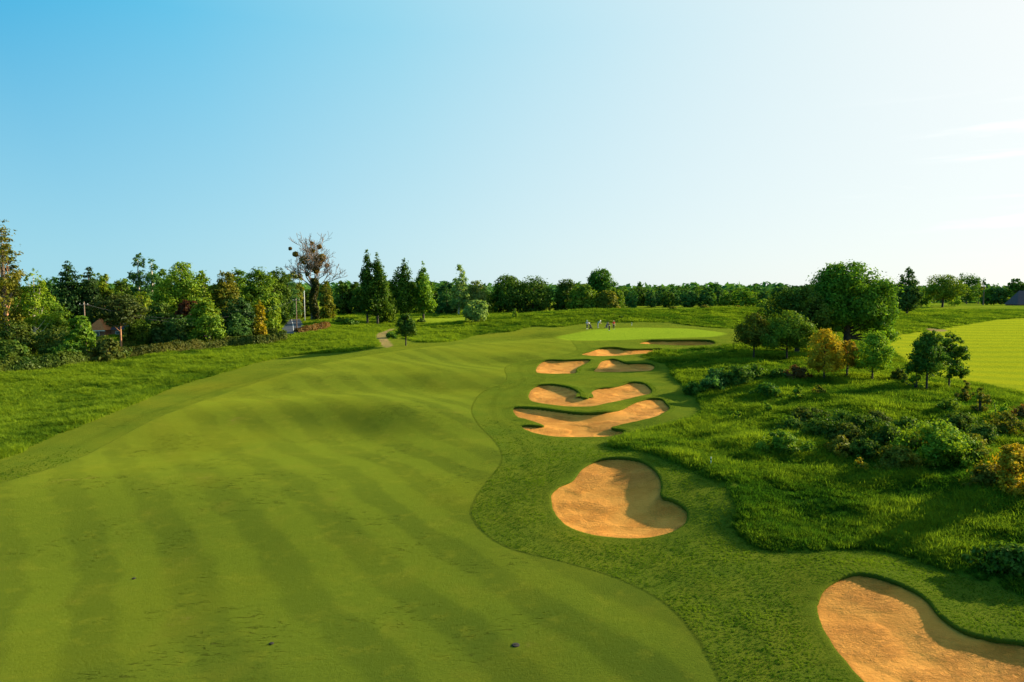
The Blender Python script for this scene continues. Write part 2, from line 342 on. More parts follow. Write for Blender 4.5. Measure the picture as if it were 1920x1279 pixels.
def leaf_material(name, a, b, trans=.35, inst=False):
    """a, b: two leaf colours mixed by the tint stored per leaf clump"""
    m, nt = mat(name)
    t = attr(nt, 'tint', 'INSTANCER' if inst else 'GEOMETRY')
    c = mixc(nt, t, rgb(*a), rgb(*b))
    if not inst:
        pos = N_(nt, 'ShaderNodeTexCoord').outputs['Object']
        c = mixc(nt, math_(nt, 'MULTIPLY', noise(nt, pos, 1.7, 3), .35), c, tuple(x*.55 for x in a)+(1,))
        oi = N_(nt, 'ShaderNodeObjectInfo').outputs['Random']
        hs = N_(nt, 'ShaderNodeHueSaturation'); lk(nt, c, hs.inputs['Color'])
        lk(nt, maprange(nt, oi, 0, 1, .485, .515, False), hs.inputs['Hue']); lk(nt, maprange(nt, oi, 0, 1, .85, 1.15, False), hs.inputs['Value']); c = hs.outputs[0]
    d = N_(nt, 'ShaderNodeBsdfDiffuse'); tr = N_(nt, 'ShaderNodeBsdfTranslucent')
    lk(nt, c, d.inputs[0])
    tc = mixc(nt, 1.0, c, rgb(1.35,1.3,.55), 'MULTIPLY'); lk(nt, tc, tr.inputs[0])
    mx = N_(nt, 'ShaderNodeMixShader'); mx.inputs[0].default_value = trans; lk(nt, d.outputs[0], mx.inputs[1]); lk(nt, tr.outputs[0], mx.inputs[2])
    gl = N_(nt, 'ShaderNodeBsdfGlossy'); gl.inputs['Roughness'].default_value = .5; gl.inputs[0].default_value = rgb(.9,.95,.8)
    m2 = N_(nt, 'ShaderNodeMixShader'); m2.inputs[0].default_value = 0.0 if inst else .008; lk(nt, mx.outputs[0], m2.inputs[1]); lk(nt, gl.outputs[0], m2.inputs[2])
    o = N_(nt, 'ShaderNodeOutputMaterial'); lk(nt, m2.outputs[0], o.inputs[0]); return m
# ------------------------------------------------------------------ mesh helpers
def mesh_np(name, V, Fc, material, attrs=None, smooth=True):
    V = np.ascontiguousarray(V, np.float32); Fc = np.ascontiguousarray(Fc, np.int32)
    me = bpy.data.meshes.new(name); k = Fc.shape[1]
    me.vertices.add(len(V)); me.vertices.foreach_set('co', V.ravel())
    me.loops.add(Fc.size); me.loops.foreach_set('vertex_index', Fc.ravel())
    me.polygons.add(len(Fc)); me.polygons.foreach_set('loop_start', np.arange(0, Fc.size, k, dtype=np.int32))
    if smooth: me.polygons.foreach_set('use_smooth', np.ones(len(Fc), bool))
    for an, av in (attrs or {}).items():
        at = me.attributes.new(an, 'FLOAT', 'POINT'); at.data.foreach_set('value', np.ascontiguousarray(av, np.float32).ravel())
    me.update(calc_edges=True)
    if material: me.materials.append(material)
    return me
def obj(name, me, parent=None, loc=(0,0,0)):
    o = bpy.data.objects.new(name, me); COL.objects.link(o); o.location = loc
    if parent is not None: o.parent = parent
    return o
def tag(o, label=None, cat=None, group=None, kind=None):
    if label: o['label'] = label
    if cat: o['category'] = cat
    if group: o['group'] = group
    if kind: o['kind'] = kind
    return o
def empty(name, loc, label, cat, group=None, rz=0):
    o = bpy.data.objects.new(name, None); COL.objects.link(o); o.location = loc; o.rotation_euler = (0,0,rz); o.empty_display_size = .3
    return tag(o, label, cat, group)
class MB:
    """collects boxes, tubes and lathes into one mesh"""
    def __init__(s): s.v = []; s.f = []
    def add(s, V, Fs):
        o = len(s.v); s.v += [tuple(map(float, p)) for p in V]; s.f += [tuple(i+o for i in f) for f in Fs]
    def box(s, c, d, rz=0):
        x, y, z = [a/2 for a in d]; C, S = math.cos(rz), math.sin(rz); V = []
        for i in (-1,1):
            for j in (-1,1):
                for k in (-1,1): V.append((c[0]+i*x*C-j*y*S, c[1]+i*x*S+j*y*C, c[2]+k*z))
        s.add(V, [(0,1,3,2),(4,6,7,5),(0,4,5,1),(2,3,7,6),(0,2,6,4),(1,5,7,3)])
    def tube(s, pts, rad, n=6, cap=True):
        pts = [np.array(p, float) for p in pts]; V = []; Fs = []
        if not hasattr(rad, '__len__'): rad = [rad]*len(pts)
        for i, p in enumerate(pts):
            t = pts[min(i+1, len(pts)-1)] - pts[max(i-1, 0)]; t = t/(np.linalg.norm(t)+1e-9)
            a = np.cross(t, (0,0,1) if abs(t[2]) < .9 else (1,0,0)); a /= np.linalg.norm(a); b = np.cross(t, a)
            for k in range(n):
                th = 2*PI*k/n; V.append(p + rad[i]*(math.cos(th)*a + math.sin(th)*b))
        for i in range(len(pts)-1):
            for k in range(n):
                Fs.append((i*n+k, i*n+(k+1) % n, (i+1)*n+(k+1) % n, (i+1)*n+k))
        if cap: Fs.append(tuple(range(n))[::-1]); Fs.append(tuple((len(pts)-1)*n+k for k in range(n)))
        s.add(V, Fs)
    def build(s, name, m, parent=None, smooth=False, loc=(0,0,0)):
        me = bpy.data.meshes.new(name); me.from_pydata(s.v, [], s.f)
        if smooth: me.polygons.foreach_set('use_smooth', [True]*len(me.polygons))
        me.update(); me.materials.append(m); return obj(name, me, parent, loc)
# ------------------------------------------------------------------ world and sun
w = bpy.data.worlds.new('World'); scn.world = w; w.use_nodes = True
nt = w.node_tree; nt.nodes.clear()
sky = N_(nt, 'ShaderNodeTexSky'); sky.sky_type = 'NISHITA'; sky.sun_disc = False
sky.sun_elevation = SUNEL; sky.sun_rotation = SUNAZ; sky.altitude = 0; sky.air_density = 1.0; sky.dust_density = .6; sky.ozone_density = 2.5
tc = N_(nt, 'ShaderNodeTexCoord').outputs['Generated']
dv = N_(nt, 'ShaderNodeVectorMath'); dv.operation = 'DOT_PRODUCT'; lk(nt, tc, dv.inputs[0])
dv.inputs[1].default_value = (math.sin(SUNAZ)*math.cos(SUNEL), math.cos(SUNAZ)*math.cos(SUNEL), math.sin(SUNEL))
dot = dv.outputs['Value']
sp = N_(nt, 'ShaderNodeSeparateXYZ'); lk(nt, tc, sp.inputs[0]); elev = sp.outputs[2]
# blue away from the sun paling to a white glare of high haze round it
rp = N_(nt, 'ShaderNodeValToRGB'); cr = rp.color_ramp; lk(nt, maprange(nt, dot, -1, 1, 0, 1, False), rp.inputs[0])
cr.elements[0].position = 0; cr.elements[0].color = rgb(.03,.26,.50)
cr.elements[1].position = 1; cr.elements[1].color = rgb(.98,.96,.92)
for p_, c_ in [(.45,(.04,.38,.64)),(.54,(.11,.47,.69)),(.66,(.26,.58,.72)),(.77,(.44,.67,.75)),(.88,(.65,.76,.77)),(.95,(.80,.82,.79))]:
    e_ = cr.elements.new(p_); e_.color = rgb(*c_)
low = mixc(nt, maprange(nt, dot, -.3, .8), rgb(.33,.62,.70), rgb(.74,.78,.76))
c0 = mixc(nt, maprange(nt, elev, .34, .0, 0, .85, False), rp.outputs[0], low)
c0 = mixc(nt, 1.0, c0, rgb(10,10,10), 'MULTIPLY')
c1 = mixc(nt, .12, c0, sky.outputs[0])
cl = noise(nt, scaled(nt, tc, (2.2, 2.2, 26)), 1.6, 6, .6, .4)
clm = math_(nt, 'MULTIPLY', math_(nt, 'MULTIPLY', maprange(nt, cl, .52, .72), maprange(nt, dot, .72, .9)), math_(nt, 'MULTIPLY', maprange(nt, elev, .03, .1), maprange(nt, elev, .26, .16)))
c1 = mixc(nt, math_(nt, 'MULTIPLY', clm, .45), c1, rgb(10.5,10.2,9.8))
bg = N_(nt, 'ShaderNodeBackground'); bg.inputs[1].default_value = .05; lk(nt, c1, bg.inputs[0])
ow = N_(nt, 'ShaderNodeOutputWorld'); lk(nt, bg.outputs[0], ow.inputs[0])
sl = bpy.data.lights.new('sun', 'SUN'); sl.energy = 5.0; sl.angle = math.radians(.7); sl.color = (1.0, .86, .60)
so = bpy.data.objects.new('sun', sl); COL.objects.link(so)
sdv = Vector((math.sin(SUNAZ)*math.cos(SUNEL), math.cos(SUNAZ)*math.cos(SUNEL), math.sin(SUNEL)))
so.rotation_euler = sdv.to_track_quat('Z', 'Y').to_euler(); so.location = sdv*300
scn.view_settings.view_transform = 'Standard'; scn.view_settings.look = 'None'; scn.view_settings.gamma = 1; scn.view_settings.exposure = 1.35
scn.cycles.use_denoising = True; scn.cycles.max_bounces = 6; scn.cycles.diffuse_bounces = 3; scn.cycles.glossy_bounces = 2; scn.cycles.transmission_bounces = 4
scn.cycles.use_adaptive_sampling = True
# ------------------------------------------------------------------ ground sheet
def zone_attrs(x, y):
    return {'d_fair': sdf(FAIR, x, y, 9), 'd_semi': sdf(SEMI, x, y, 8), 'd_green': sdf(GREEN, x, y, 4),
            'd_fair2': sdf(FAIR2, x, y, 6), 'd_fair3': sdf(FAIR3, x, y, 4), 'd_path': np.maximum(sdf(PATH, x, y, 3), sdf(SAND2, x, y, 3))}
ys = [-40., -25., -10., 0., 8., 14.]; y = 14.
while y < 420: y += max(.22, y*.0052); ys.append(y)
while y < 9000: y *= 1.09; ys.append(y)
xs = [0.]; x = 0.
while x < 30: x += .26; xs.append(x)
while x < 75: x += .42; xs.append(x)
while x < 190: x += 1.1; xs.append(x)
while x < 9000: x *= 1.12; xs.append(x)
xs = np.array(sorted(set([-a for a in xs] + xs))); ys = np.array(ys)
GX, GY = np.meshgrid(xs, ys); gx, gy = GX.ravel(), GY.ravel()
Z = np.empty(len(gx))
for i in range(0, len(gx), 100000): Z[i:i+100000] = Hfull(gx[i:i+100000], gy[i:i+100000], True)
ZA = zone_attrs(gx, gy)
rough_m = sstep(.1, -.5, ZA['d_semi'])*sstep(0, -.5, ZA['d_fair2'])*sstep(14, 25, gy)*sstep(420, 300, gy)
Z += rough_m*(.07 + .42*fbm(gx/4.4, gy/3.6, 21, 3) + .05*vnoise(gx*1.4, gy*1.4, 8))
ny, nx = GX.shape
ii = (np.arange(ny-1)[:,None]*nx + np.arange(nx-1)).ravel()
Fq = np.stack([ii, ii+1, ii+nx+1, ii+nx], 1)
GM = ground_material()
g = obj('ground', mesh_np('ground', np.stack([gx, gy, Z], 1), Fq, GM, ZA)); tag(g, kind='structure')
from bisect import bisect_right
ZG = Z.reshape(ny, nx)
def gz(x, y):
    """height of the finished ground sheet"""
    x = np.atleast_1d(np.asarray(x, float)); y = np.atleast_1d(np.asarray(y, float))
    i = np.clip(np.searchsorted(ys, y)-1, 0, ny-2); j = np.clip(np.searchsorted(xs, x)-1, 0, nx-2)
    ty = (y-ys[i])/(ys[i+1]-ys[i]); tx = (x-xs[j])/(xs[j+1]-xs[j])
    return (ZG[i,j]*(1-tx)+ZG[i,j+1]*tx)*(1-ty) + (ZG[i+1,j]*(1-tx)+ZG[i+1,j+1]*tx)*ty
def G(px, py):
    p = hit(px, py, lambda x, y: gz(x.ravel(), y.ravel()).reshape(x.shape))[0]; return float(p[0]), float(p[1]), float(gz(p[0], p[1])[0])
def GD(px, d):
    a, b = ray(px, 600); x = float(a*d); return x, float(d), float(gz(x, d)[0])
# ------------------------------------------------------------------ bunkers
SM = sand_material()
BL = {'heart': 'heart-shaped sand bunker beside the fairway, second nearest, its right side in shade',
 'corner': 'large nearest sand bunker running out of the bottom right corner',
 'long': 'long wide sand bunker with a grass tongue at its left end, third from the front',
 'lobed': 'two-lobed sand bunker with a short grass nose in its back edge',
 'twin': 'pale sand bunker on the left side of a grassy island, just past the tree shadow',
 'pair': 'greyish shaded sand bunker on the right side of a grassy island',
 'mid': 'narrow sand bunker with a dark shaded back wall, next to last before the green',
 'back': 'farthest thin sand bunker cut dark and flat below the green'}
for k, (P, N, side) in BP.items():
    c = P.mean(0); cz0 = float(Hbase(c[0], c[1]))
    root = empty('sand_bunker', (c[0], c[1], cz0), BL[k], 'bunker', 'sand bunkers beside the golf hole')
    st = .24 if k in ('heart', 'corner') else .38
    X = np.arange(P[:,0].min()-st*3, P[:,0].max()+st*3, st); Y = np.arange(P[:,1].min()-st*3, P[:,1].max()+st*3, st)
    MX, MY = np.meshgrid(X, Y); mx, my = MX.ravel(), MY.ravel(); d = sdf(P, mx, my, 3)
    # sand sheet runs a little under the lip all round
    zz = sand_z(k, mx, my) - sstep(0, -.5, d)*.22
    keep = d > -st*1.7
    nY, nX = MX.shape; q = (np.arange(nY-1)[:,None]*nX + np.arange(nX-1)).ravel(); Q = np.stack([q, q+1, q+nX+1, q+nX], 1)
    Q = Q[keep[Q].all(1)]
    used = np.unique(Q); rm = np.full(len(mx), -1); rm[used] = np.arange(len(used))
    obj('sand', mesh_np('sand', np.stack([mx-c[0], my-c[1], zz-cz0], 1)[used], rm[Q], SM, {'d_edge': d[used]}), root)
    # the turf lip
    rows = [(1.3,-.03),(.95,.010),(.6,.022),(.25,.032),(.06,.04),(-.04,.02),(-.07,-.03),(-.03,-.14),(.02,-.35),(.04,-.8)]
    V = []; m_ = len(P); jag = .05*fbm(np.arange(m_)*.35, np.arange(m_)*0., 4)
    At = []
    for r, (s, dz) in enumerate(rows):
        R_ = P + N*(s + (jag if r in (5,6,4) else 0*jag))[:,None] if r in (4,5,6) else P + N*s
        base = Hfull(R_[:,0], R_[:,1]) if r < 5 else Hfull(P[:,0], P[:,1])
        V.append(np.stack([R_[:,0]-c[0], R_[:,1]-c[1], base + dz - cz0], 1)); At.append(R_)
    V = np.concatenate(V); At = np.concatenate(At)
    Fs = []
    a0 = np.arange(m_); a1 = (a0+1) % m_
    for r in range(len(rows)-1): Fs.append(np.stack([r*m_+a0, r*m_+a1, (r+1)*m_+a1, (r+1)*m_+a0], 1))
    obj('grass_lip', mesh_np('grass_lip', V, np.concatenate(Fs), GM, zone_attrs(At[:,0], At[:,1])), root)
# ------------------------------------------------------------------ foliage
LM = {}
def LMAT(key):
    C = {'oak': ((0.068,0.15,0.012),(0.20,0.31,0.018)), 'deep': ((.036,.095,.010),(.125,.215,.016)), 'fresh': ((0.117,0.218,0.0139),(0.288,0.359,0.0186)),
     'yellow': ((0.306,0.234,0.0139),(0.648,0.421,0.0186)), 'olive': ((0.099,0.125,0.0112),(0.234,0.203,0.0167)), 'blue': ((0.042,0.114,0.0211),(0.096,0.187,0.0341)), 'conifer': ((0.0216,0.0546,0.013),(0.054,0.101,0.0186)),
     'pine': ((0.036,0.0624,0.013),(0.09,0.109,0.0186)), 'purple': ((0.054,0.0218,0.0112),(0.117,0.0468,0.0186)), 'willow': ((0.134,0.218,0.0465),(0.306,0.374,0.0837)), 'gold': ((0.192,0.198,0.00744),(0.576,0.447,0.0124)),
     'rust': ((.13,.075,.02),(.24,.15,.03)), 'hedge': ((0.045,0.0936,0.0112),(0.126,0.156,0.0186)), 'brownhedge': ((.06,.09,.014),(.14,.14,.022)), 'far': ((0.0396,0.116,0.026),(0.09,0.187,0.0325)),
     'mistle': ((0.144,0.0884,0.0124),(0.288,0.177,0.0217)), 'ivy': ((0.036,0.0468,0.0093),(0.09,0.0936,0.0139))}
    if key not in LM: LM[key] = leaf_material('leaves_' + key, *C[key], .34)
    return LM[key]
BARK = simple('bark_brown', (.10,.07,.045), .95, .4, 4, .6); BARKD = simple('bark_dark', (.045,.034,.024), .95, .4, 4, .6)
BARKP = simple('bark_orange', (.36,.17,.08), .9, .3, 3, .6); BARKB = simple('bark_pale', (.48,.42,.32), .85, .3, 2.5, .3); BARKG = simple('bark_grey', (.20,.14,.10), .9, .3, 3, .4)
def cards(C, Nn, size, rng, aspect=1.5, tint=None):
    """leaf cards (kites) centred on C facing roughly Nn"""
    n_ = len(C)
    Nn = Nn/(np.linalg.norm(Nn, axis=1)[:,None]+1e-9)
    r = rng.normal(size=(n_,3)); u = np.cross(Nn, r); u /= np.linalg.norm(u, axis=1)[:,None]+1e-9; v = np.cross(Nn, u)
    s = (size*rng.uniform(.6, 1.35, n_))[:,None] if np.ndim(size) == 0 else (size*rng.uniform(.6, 1.35, n_))[:,None]
    bend = Nn*s*rng.uniform(-.25,.25,(n_,1))
    V = np.stack([C - u*s*.5*aspect, C - v*s*.42 + bend, C + u*s*.5*aspect, C + v*s*.42 + bend], 1).reshape(-1,3)
    Fq = np.arange(4*n_).reshape(-1,4)
    return V, Fq, (np.repeat(tint, 4) if tint is not None else np.zeros(4*n_))
def prof(kind, t):
    t = np.clip(t, 0, 1)
    if kind == 'oak': return np.sqrt(np.clip(1-((t-.42)/.60)**2, 0, 1))**.8
    if kind == 'dome': return np.sqrt(np.clip(1-((t-.22)/.80)**2, 0, 1))**.85
    if kind == 'young': return np.sqrt(np.clip(1-((t-.38)/.65)**2, 0, 1))*(1-.25*t)
    if kind == 'poplar': return (np.clip(t/.10, 0, 1)**.5)*(1-.15*t)*np.clip((1.03-t)/.5, 0, 1)**.75
    if kind == 'spruce': return np.clip(1.02-t, 0, 1)**.6*np.clip(t/.06, .3, 1)
    if kind == 'pine': return np.sqrt(np.clip(1-((t-.5)/.55)**2, 0, 1))
    if kind == 'birch': return np.sqrt(np.clip(1-((t-.35)/.68)**2, 0, 1))*(1-.35*t)
    return np.ones_like(t)
def crown_np(H0, H1, R, kind, nclump, nleaf, leaf, rng, cr=None, flat=.75, outward=.75, hole=0., lobes=.25, ry=1.0, core=True):
    """crown between heights H0..H1, radius R: clumps of leaf cards through the volume. Returns verts, faces, tint, clump centres"""
    hh = H1 - H0; cr = cr or .27*R
    if kind in ('poplar', 'birch', 'spruce', 'pine'): cr = min(cr, .5*R); nclump = int(nclump*1.6)
    nclump = int(nclump*1.5)
    def samp(n_):
        t = rng.uniform(0, 1, n_*6); p = prof(kind, t)
        k = rng.uniform(0, 1, len(t)) < (p**1.1 + .04); return t[k][:n_], p[k][:n_]
    t, p = samp(nclump); m = len(t)
    th = rng.uniform(0, 2*PI, m); ph1, ph2, ph3 = rng.uniform(0, 2*PI, 3)
    lobf = lambda th, t: 1 + lobes*(.6*np.sin(2*th+ph1+3*t) + .5*np.sin(3*th+ph2-5*t) + .4*np.sin(5*th+ph3+7*t))
    rf = rng.uniform(.15, 1, m)**.42
    cs = cr*rng.uniform(.5, 1.25, m)*np.clip(.45+.6*p, .4, 1)
    rr = np.maximum(R*p*lobf(th, t) - cs*.7, R*p*.25)*rf
    C = np.stack([rr*np.cos(th), rr*np.sin(th)*ry, H0 + cs*.5 + t*(hh - cs*1.3)], 1)
    if hole:
        k = rng.uniform(0, 1, m) > hole; C, cs, t = C[k], cs[k], t[k]; m = len(C)
    nfill = int(nleaf*(.20 if hole < .15 else .10)); nc = nleaf - nfill
    wgt = cs**2; cid = rng.choice(m, nc, p=wgt/wgt.sum())
    D = rng.normal(size=(nc,3)); D /= np.linalg.norm(D, axis=1)[:,None]
    rad = rng.uniform(.2, 1, nc)**.5*(1 + .35*np.abs(rng.normal(size=nc))*(rng.uniform(size=nc) < .25))
    wob = 1 + .3*np.sin(D[:,0]*5+cid) * np.cos(D[:,1]*4+cid*2.)
    Pn = C[cid] + D*(cs[cid]*rad*wob)[:,None]*np.array([1,1,flat])
    # loose leaves through the whole crown, thickest near its skin
    tf, pf = samp(nfill); nf = len(tf); thf = rng.uniform(0, 2*PI, nf)
    rfl = R*pf*lobf(thf, tf)*.93*rng.uniform(.1, 1, nf)**.45
    Pf = np.stack([rfl*np.cos(thf), rfl*np.sin(thf)*ry, H0 + tf*hh*.97], 1)
    gapn = vnoise(Pf[:,0]/cr*.8 + Pf[:,2]/cr*.5, Pf[:,1]/cr*.8 - Pf[:,2]/cr*.7, 3) > (-.12 if hole < .15 else .02)
    Pf = Pf[gapn]; nf = len(Pf)
    Df = Pf - np.array([0,0,H0+.4*hh]); Df /= np.linalg.norm(Df, axis=1)[:,None]+1e-9
    Pn = np.concatenate([Pn, Pf]); D = np.concatenate([D, Df]); cid = np.concatenate([cid, rng.integers(0, m, nf)]); nleaf = len(Pn)
    mid = np.array([0,0,(H0+H1)/2 - .1*hh])
    out = Pn - mid; out /= np.linalg.norm(out, axis=1)[:,None]+1e-9
    Nn = D*outward + out*.55*outward + rng.normal(size=(nleaf,3))*.55 + np.array([0,0,.2])
    ct = np.clip(rng.normal(.45, .4, m), 0, 1)
    tint = np.clip(ct[cid]*.7 + rng.uniform(-.25,.45,nleaf), 0, 1)
    V, Fq, T = cards(Pn, Nn, leaf, rng, tint=tint)
    return V, Fq, T, C
def trunk_mb(H0, Ht, r0, C, rng, nb=10, lean=(0,0), sag=.0, rb=.32):
    mb = MB(); wob = rng.normal(size=(6,2))*r0*.5
    zs = np.linspace(-.25, 1, 6); pts = []
    for i, a in enumerate(zs):
        hz = a*Ht if a > .01 else (0.05 if i else -.35)
        k = max(a, 0); pts.append((lean[0]*k*Ht + wob[i,0]*k, lean[1]*k*Ht + wob[i,1]*k, hz))
    rad = [r0*1.45, r0*1.0, r0*.85, r0*.66, r0*.45, r0*.15]
    mb.tube(pts, rad, 7)
    if len(C):
        sel = C[rng.permutation(len(C))[:nb]]
        for c in sel:
            hb = min(max(H0*.75, c[2]*.62 - abs(c[0])*.1), Ht*.85); k = hb/Ht
            st = np.array([lean[0]*hb, lean[1]*hb, hb]); e = np.array(c)
            md = (st+e)/2 + np.array([0,0,-.05*np.linalg.norm(e-st)]) + rng.normal(size=3)*.05*Ht*.3
            rr = r0*rb*(1-.5*k)
            mb.tube([st, md, e], [rr, rr*.65, rr*.22], 5, False)
    return mb
def make_tree(name, loc, h, R, kind, leafmat, label, cat='tree', group=None, base=.2, nclump=60, nleaf=9000, leaf=.3, bark=None, r0=None, seed=0, cr=None, flat=.75,
              hole=0., lobes=.25, ry=1., nb=10, lean=(0,0), outward=.75, rb=.32, extra=()):
    rng = np.random.default_rng(seed)
    root = empty(name, loc, label, cat, group, 0)
    V, Fq, T, C = crown_np(h*base, h, R, kind, nclump, nleaf, leaf, rng, cr, flat, outward, hole, lobes, ry)
    for ex in extra:
        V2, F2, T2, C2 = crown_np(ex[2]*h, ex[3]*h, ex[4]*R, ex[5], ex[6], ex[7], leaf, rng, cr, flat, outward, hole, lobes, 1.)
        V2 = V2 + np.array([ex[0]*R, ex[1]*R, 0]); C2 = C2 + np.array([ex[0]*R, ex[1]*R, 0])
        Fq = np.concatenate([Fq, F2+len(V)]); V = np.concatenate([V, V2]); T = np.concatenate([T, T2]); C = np.concatenate([C, C2])
    if lean != (0,0):
        V = V + np.stack([V[:,2]*lean[0], V[:,2]*lean[1], V[:,2]*0], 1); C = C + np.stack([C[:,2]*lean[0], C[:,2]*lean[1], C[:,2]*0], 1)
    r0 = r0 or h*.022
    trunk_mb(h*base, h*.9, r0, C, rng, nb, lean, rb=rb).build('trunk', bark or BARK, root, True)
    obj('crown', mesh_np('crown', V, Fq, LMAT(leafmat), {'tint': T}, False), root)
    return root
def make_bush(name, loc, h, R, leafmat, label, cat='shrub', group=None, nclump=26, nleaf=2500, leaf=.16, seed=0, kind='dome', ry=1., hole=0., lobes=.35, flat=.8):
    rng = np.random.default_rng(seed)
    root = empty(name, loc, label, cat, group)
    V, Fq, T, C = crown_np(-.1, h, R, kind, nclump, nleaf, leaf, rng, cr=.27*min(R, h), flat=flat, hole=hole, lobes=lobes, ry=ry)
    mb = MB()
    for c in C[:8]: mb.tube([(0,0,-.2), (c[0]*.4, c[1]*.4, c[2]*.6), tuple(c)], [.035*h+.01, .02*h, .008*h], 5, False)
    mb.build('stem', BARKD, root, True)
    obj('foliage', mesh_np('foliage', V, Fq, LMAT(leafmat), {'tint': T}, False), root)
    return root
def size_at(px_w, d): return px_w*d/F
def T_(px, by, top, wpx, kind, lm, label, name='tree', d=None, **kw):
    """tree standing where the photo shows its foot (px, by) or at depth d"""
    if d is None: x, y, z = G(px, by)
    else: x, y, z = GD(px, d)
    a, b = ray(px, top); zt = CAMH + b*y; h = float(zt - z)
    R = size_at(wpx, y)/2
    kw.setdefault('leaf', max(.16, y*.0027)); kw.setdefault('nleaf', 6000); kw.setdefault('seed', int(px*7+top))
    return make_tree(name, (x, y, z), h, R, kind, lm, label, **kw)
def B_(px, by, top, wpx, lm, label, name='shrub', d=None, **kw):
    if d is None: x, y, z = G(px, by)
    else: x, y, z = GD(px, d)
    a, b = ray(px, top); h = max(.35, float(CAMH + b*y - z))
    R = size_at(wpx, y)/2
    kw.setdefault('leaf', max(.12, y*.0026)); kw.setdefault('seed', int(px*7+top))
    return make_bush(name, (x, y, z), h, R, lm, label, **kw)
# ---- right-hand group on the mound
gR = 'trees on the rough mound right of the bunkers'
T_(1590, 690, 488, 138, 'oak', 'oak', 'biggest broad oak on the mound, crown rising high above every tree around it', 'oak_tree', d=104, base=.26, nclump=110, nleaf=27000, leaf=.28, lobes=.3, cr=1.35, nb=30, r0=.6, bark=BARKD, hole=.16, extra=[(.72,-.1,.18,.78,.58,'oak',46,9000),(-.35,.1,.5,1.0,.6,'dome',36,6500),(1.0,.1,.14,.40,.36,'dome',16,1900)], group=gR)
T_(1496, 680, 533, 110, 'oak', 'deep', 'medium dark oak joined to the left side of the biggest oak', 'oak_tree', d=102, base=.16, nclump=70, nleaf=17000, leaf=.27, nb=16, r0=.38, bark=BARKD, group=gR, cr=1.3, lobes=.4, hole=.1)
T_(1413, 674, 585, 78, 'young', 'olive', 'brownish-green young tree, leftmost of the group on the mound', 'young_tree', base=.27, nclump=60, nleaf=6800, leaf=.20, hole=.12, group=gR, bark=BARKD, r0=.13)
T_(1475, 674, 580, 104, 'young', 'oak', 'dense green young tree with a low round crown in front of the medium dark oak', 'young_tree', base=.24, nclump=70, nleaf=11000, leaf=.2, lobes=.35, hole=.1, group=gR, bark=BARKD, r0=.14)
T_(1545, 714, 615, 82, 'young', 'yellow', 'mustard-yellow young tree in front of the biggest oak, the left one of two', 'young_tree', base=.18, nclump=60, nleaf=8500, leaf=.16, group=gR, bark=BARKD, r0=.11, hole=.1)
T_(1588, 708, 636, 46, 'young', 'yellow', 'smaller yellow young tree tucked against the right side of the mustard-yellow one', 'young_tree', base=.3, nclump=36, nleaf=4200, leaf=.17, group=gR, bark=BARKD, r0=.11, hole=.1)
T_(1635, 714, 614, 80, 'young', 'fresh', 'airy pale-green young tree standing just right of the yellow trees', 'young_tree', base=.20, nclump=60, nleaf=6500, leaf=.16, group=gR, bark=BARKD, r0=.10, hole=.12, nb=18)
T_(1737, 734, 616, 82, 'young', 'deep', 'dark dense young tree, left one of the pair at the right fairway', 'young_tree', base=.28, nclump=60, nleaf=9000, leaf=.16, group=gR, bark=BARKD, r0=.11, nb=16, hole=.12, lobes=.35)
T_(1779, 733, 617, 68, 'young', 'deep', 'thinner dark young tree, right one of the pair by the right fairway', 'young_tree', base=.22, nclump=42, nleaf=6200, leaf=.17, group=gR, bark=BARKD, r0=.10, hole=.2, nb=16)
# ---- far right
T_(1700, 0, 498, 46, 'poplar', 'blue', 'tall upright bluish tree behind the right shoulder of the biggest oak', 'poplar_tree', d=215, base=.05, nclump=60, nleaf=5500, leaf=.5)
T_(1767, 576, 513, 66, 'oak', 'oak', 'round oak on a short trunk alone beyond the right fairway', 'oak_tree', base=.2, nclump=60, nleaf=6500, leaf=.5, nb=8, r0=.45, bark=BARKD)
T_(1812, 570, 509, 54, 'oak', 'deep', 'dark ragged-topped tree just right of the lone round oak', 'oak_tree', base=.1, nclump=40, nleaf=4500, leaf=.55, hole=.15)
T_(1790, 574, 550, 26, 'dome', 'fresh', 'light green bushy little tree at the foot of the lone round oak', 'small_tree', base=.03, nclump=20, nleaf=1500, leaf=.4)
T_(1834, 570, 526, 26, 'young', 'olive', 'slim olive tree with a thin stem right of the ragged dark tree', 'small_tree', base=.2, nclump=20, nleaf=1500, leaf=.45)
T_(1842, 570, 519, 8, 'young', 'deep', 'thin pole-like tree poking above the far-right treeline', 'small_tree', base=.72, nclump=8, nleaf=250, leaf=.4, d=330)
T_(1662, 0, 531, 50, 'dome', 'oak', 'green tree low behind the right shoulder of the biggest oak', 'tree', d=230, base=.05, nclump=30, nleaf=2500, leaf=.55)
T_(1727, 0, 541, 40, 'dome', 'oak', 'low green tree between the bluish upright tree and the lone round oak', 'tree', d=300, base=.02, nclump=24, nleaf=1800, leaf=.6)
gH = 'trees along the far right edge of the course'
for px, top, wpx, lm, lab in [(1862,531,40,'far','rounded green tree in the far-right row, next to the slim olive tree'),(1885,536,34,'oak','squat green tree in the far-right row in front of the dark roof'),
        (1900,522,24,'deep','flat-topped dark tree standing above the dark roof at the right edge'),(1918,528,30,'deep','dark tree cut by the right edge of the picture above the dark roof'),(1850,540,26,'oak','low bushy tree at the left end of the far-right row')]:
    T_(px, 0, top, wpx, 'dome' if lm != 'deep' else 'oak', lm, lab, 'tree', d=345, base=.05 if lm != 'deep' else .45, nclump=24, nleaf=1800, leaf=.65, group=gH)
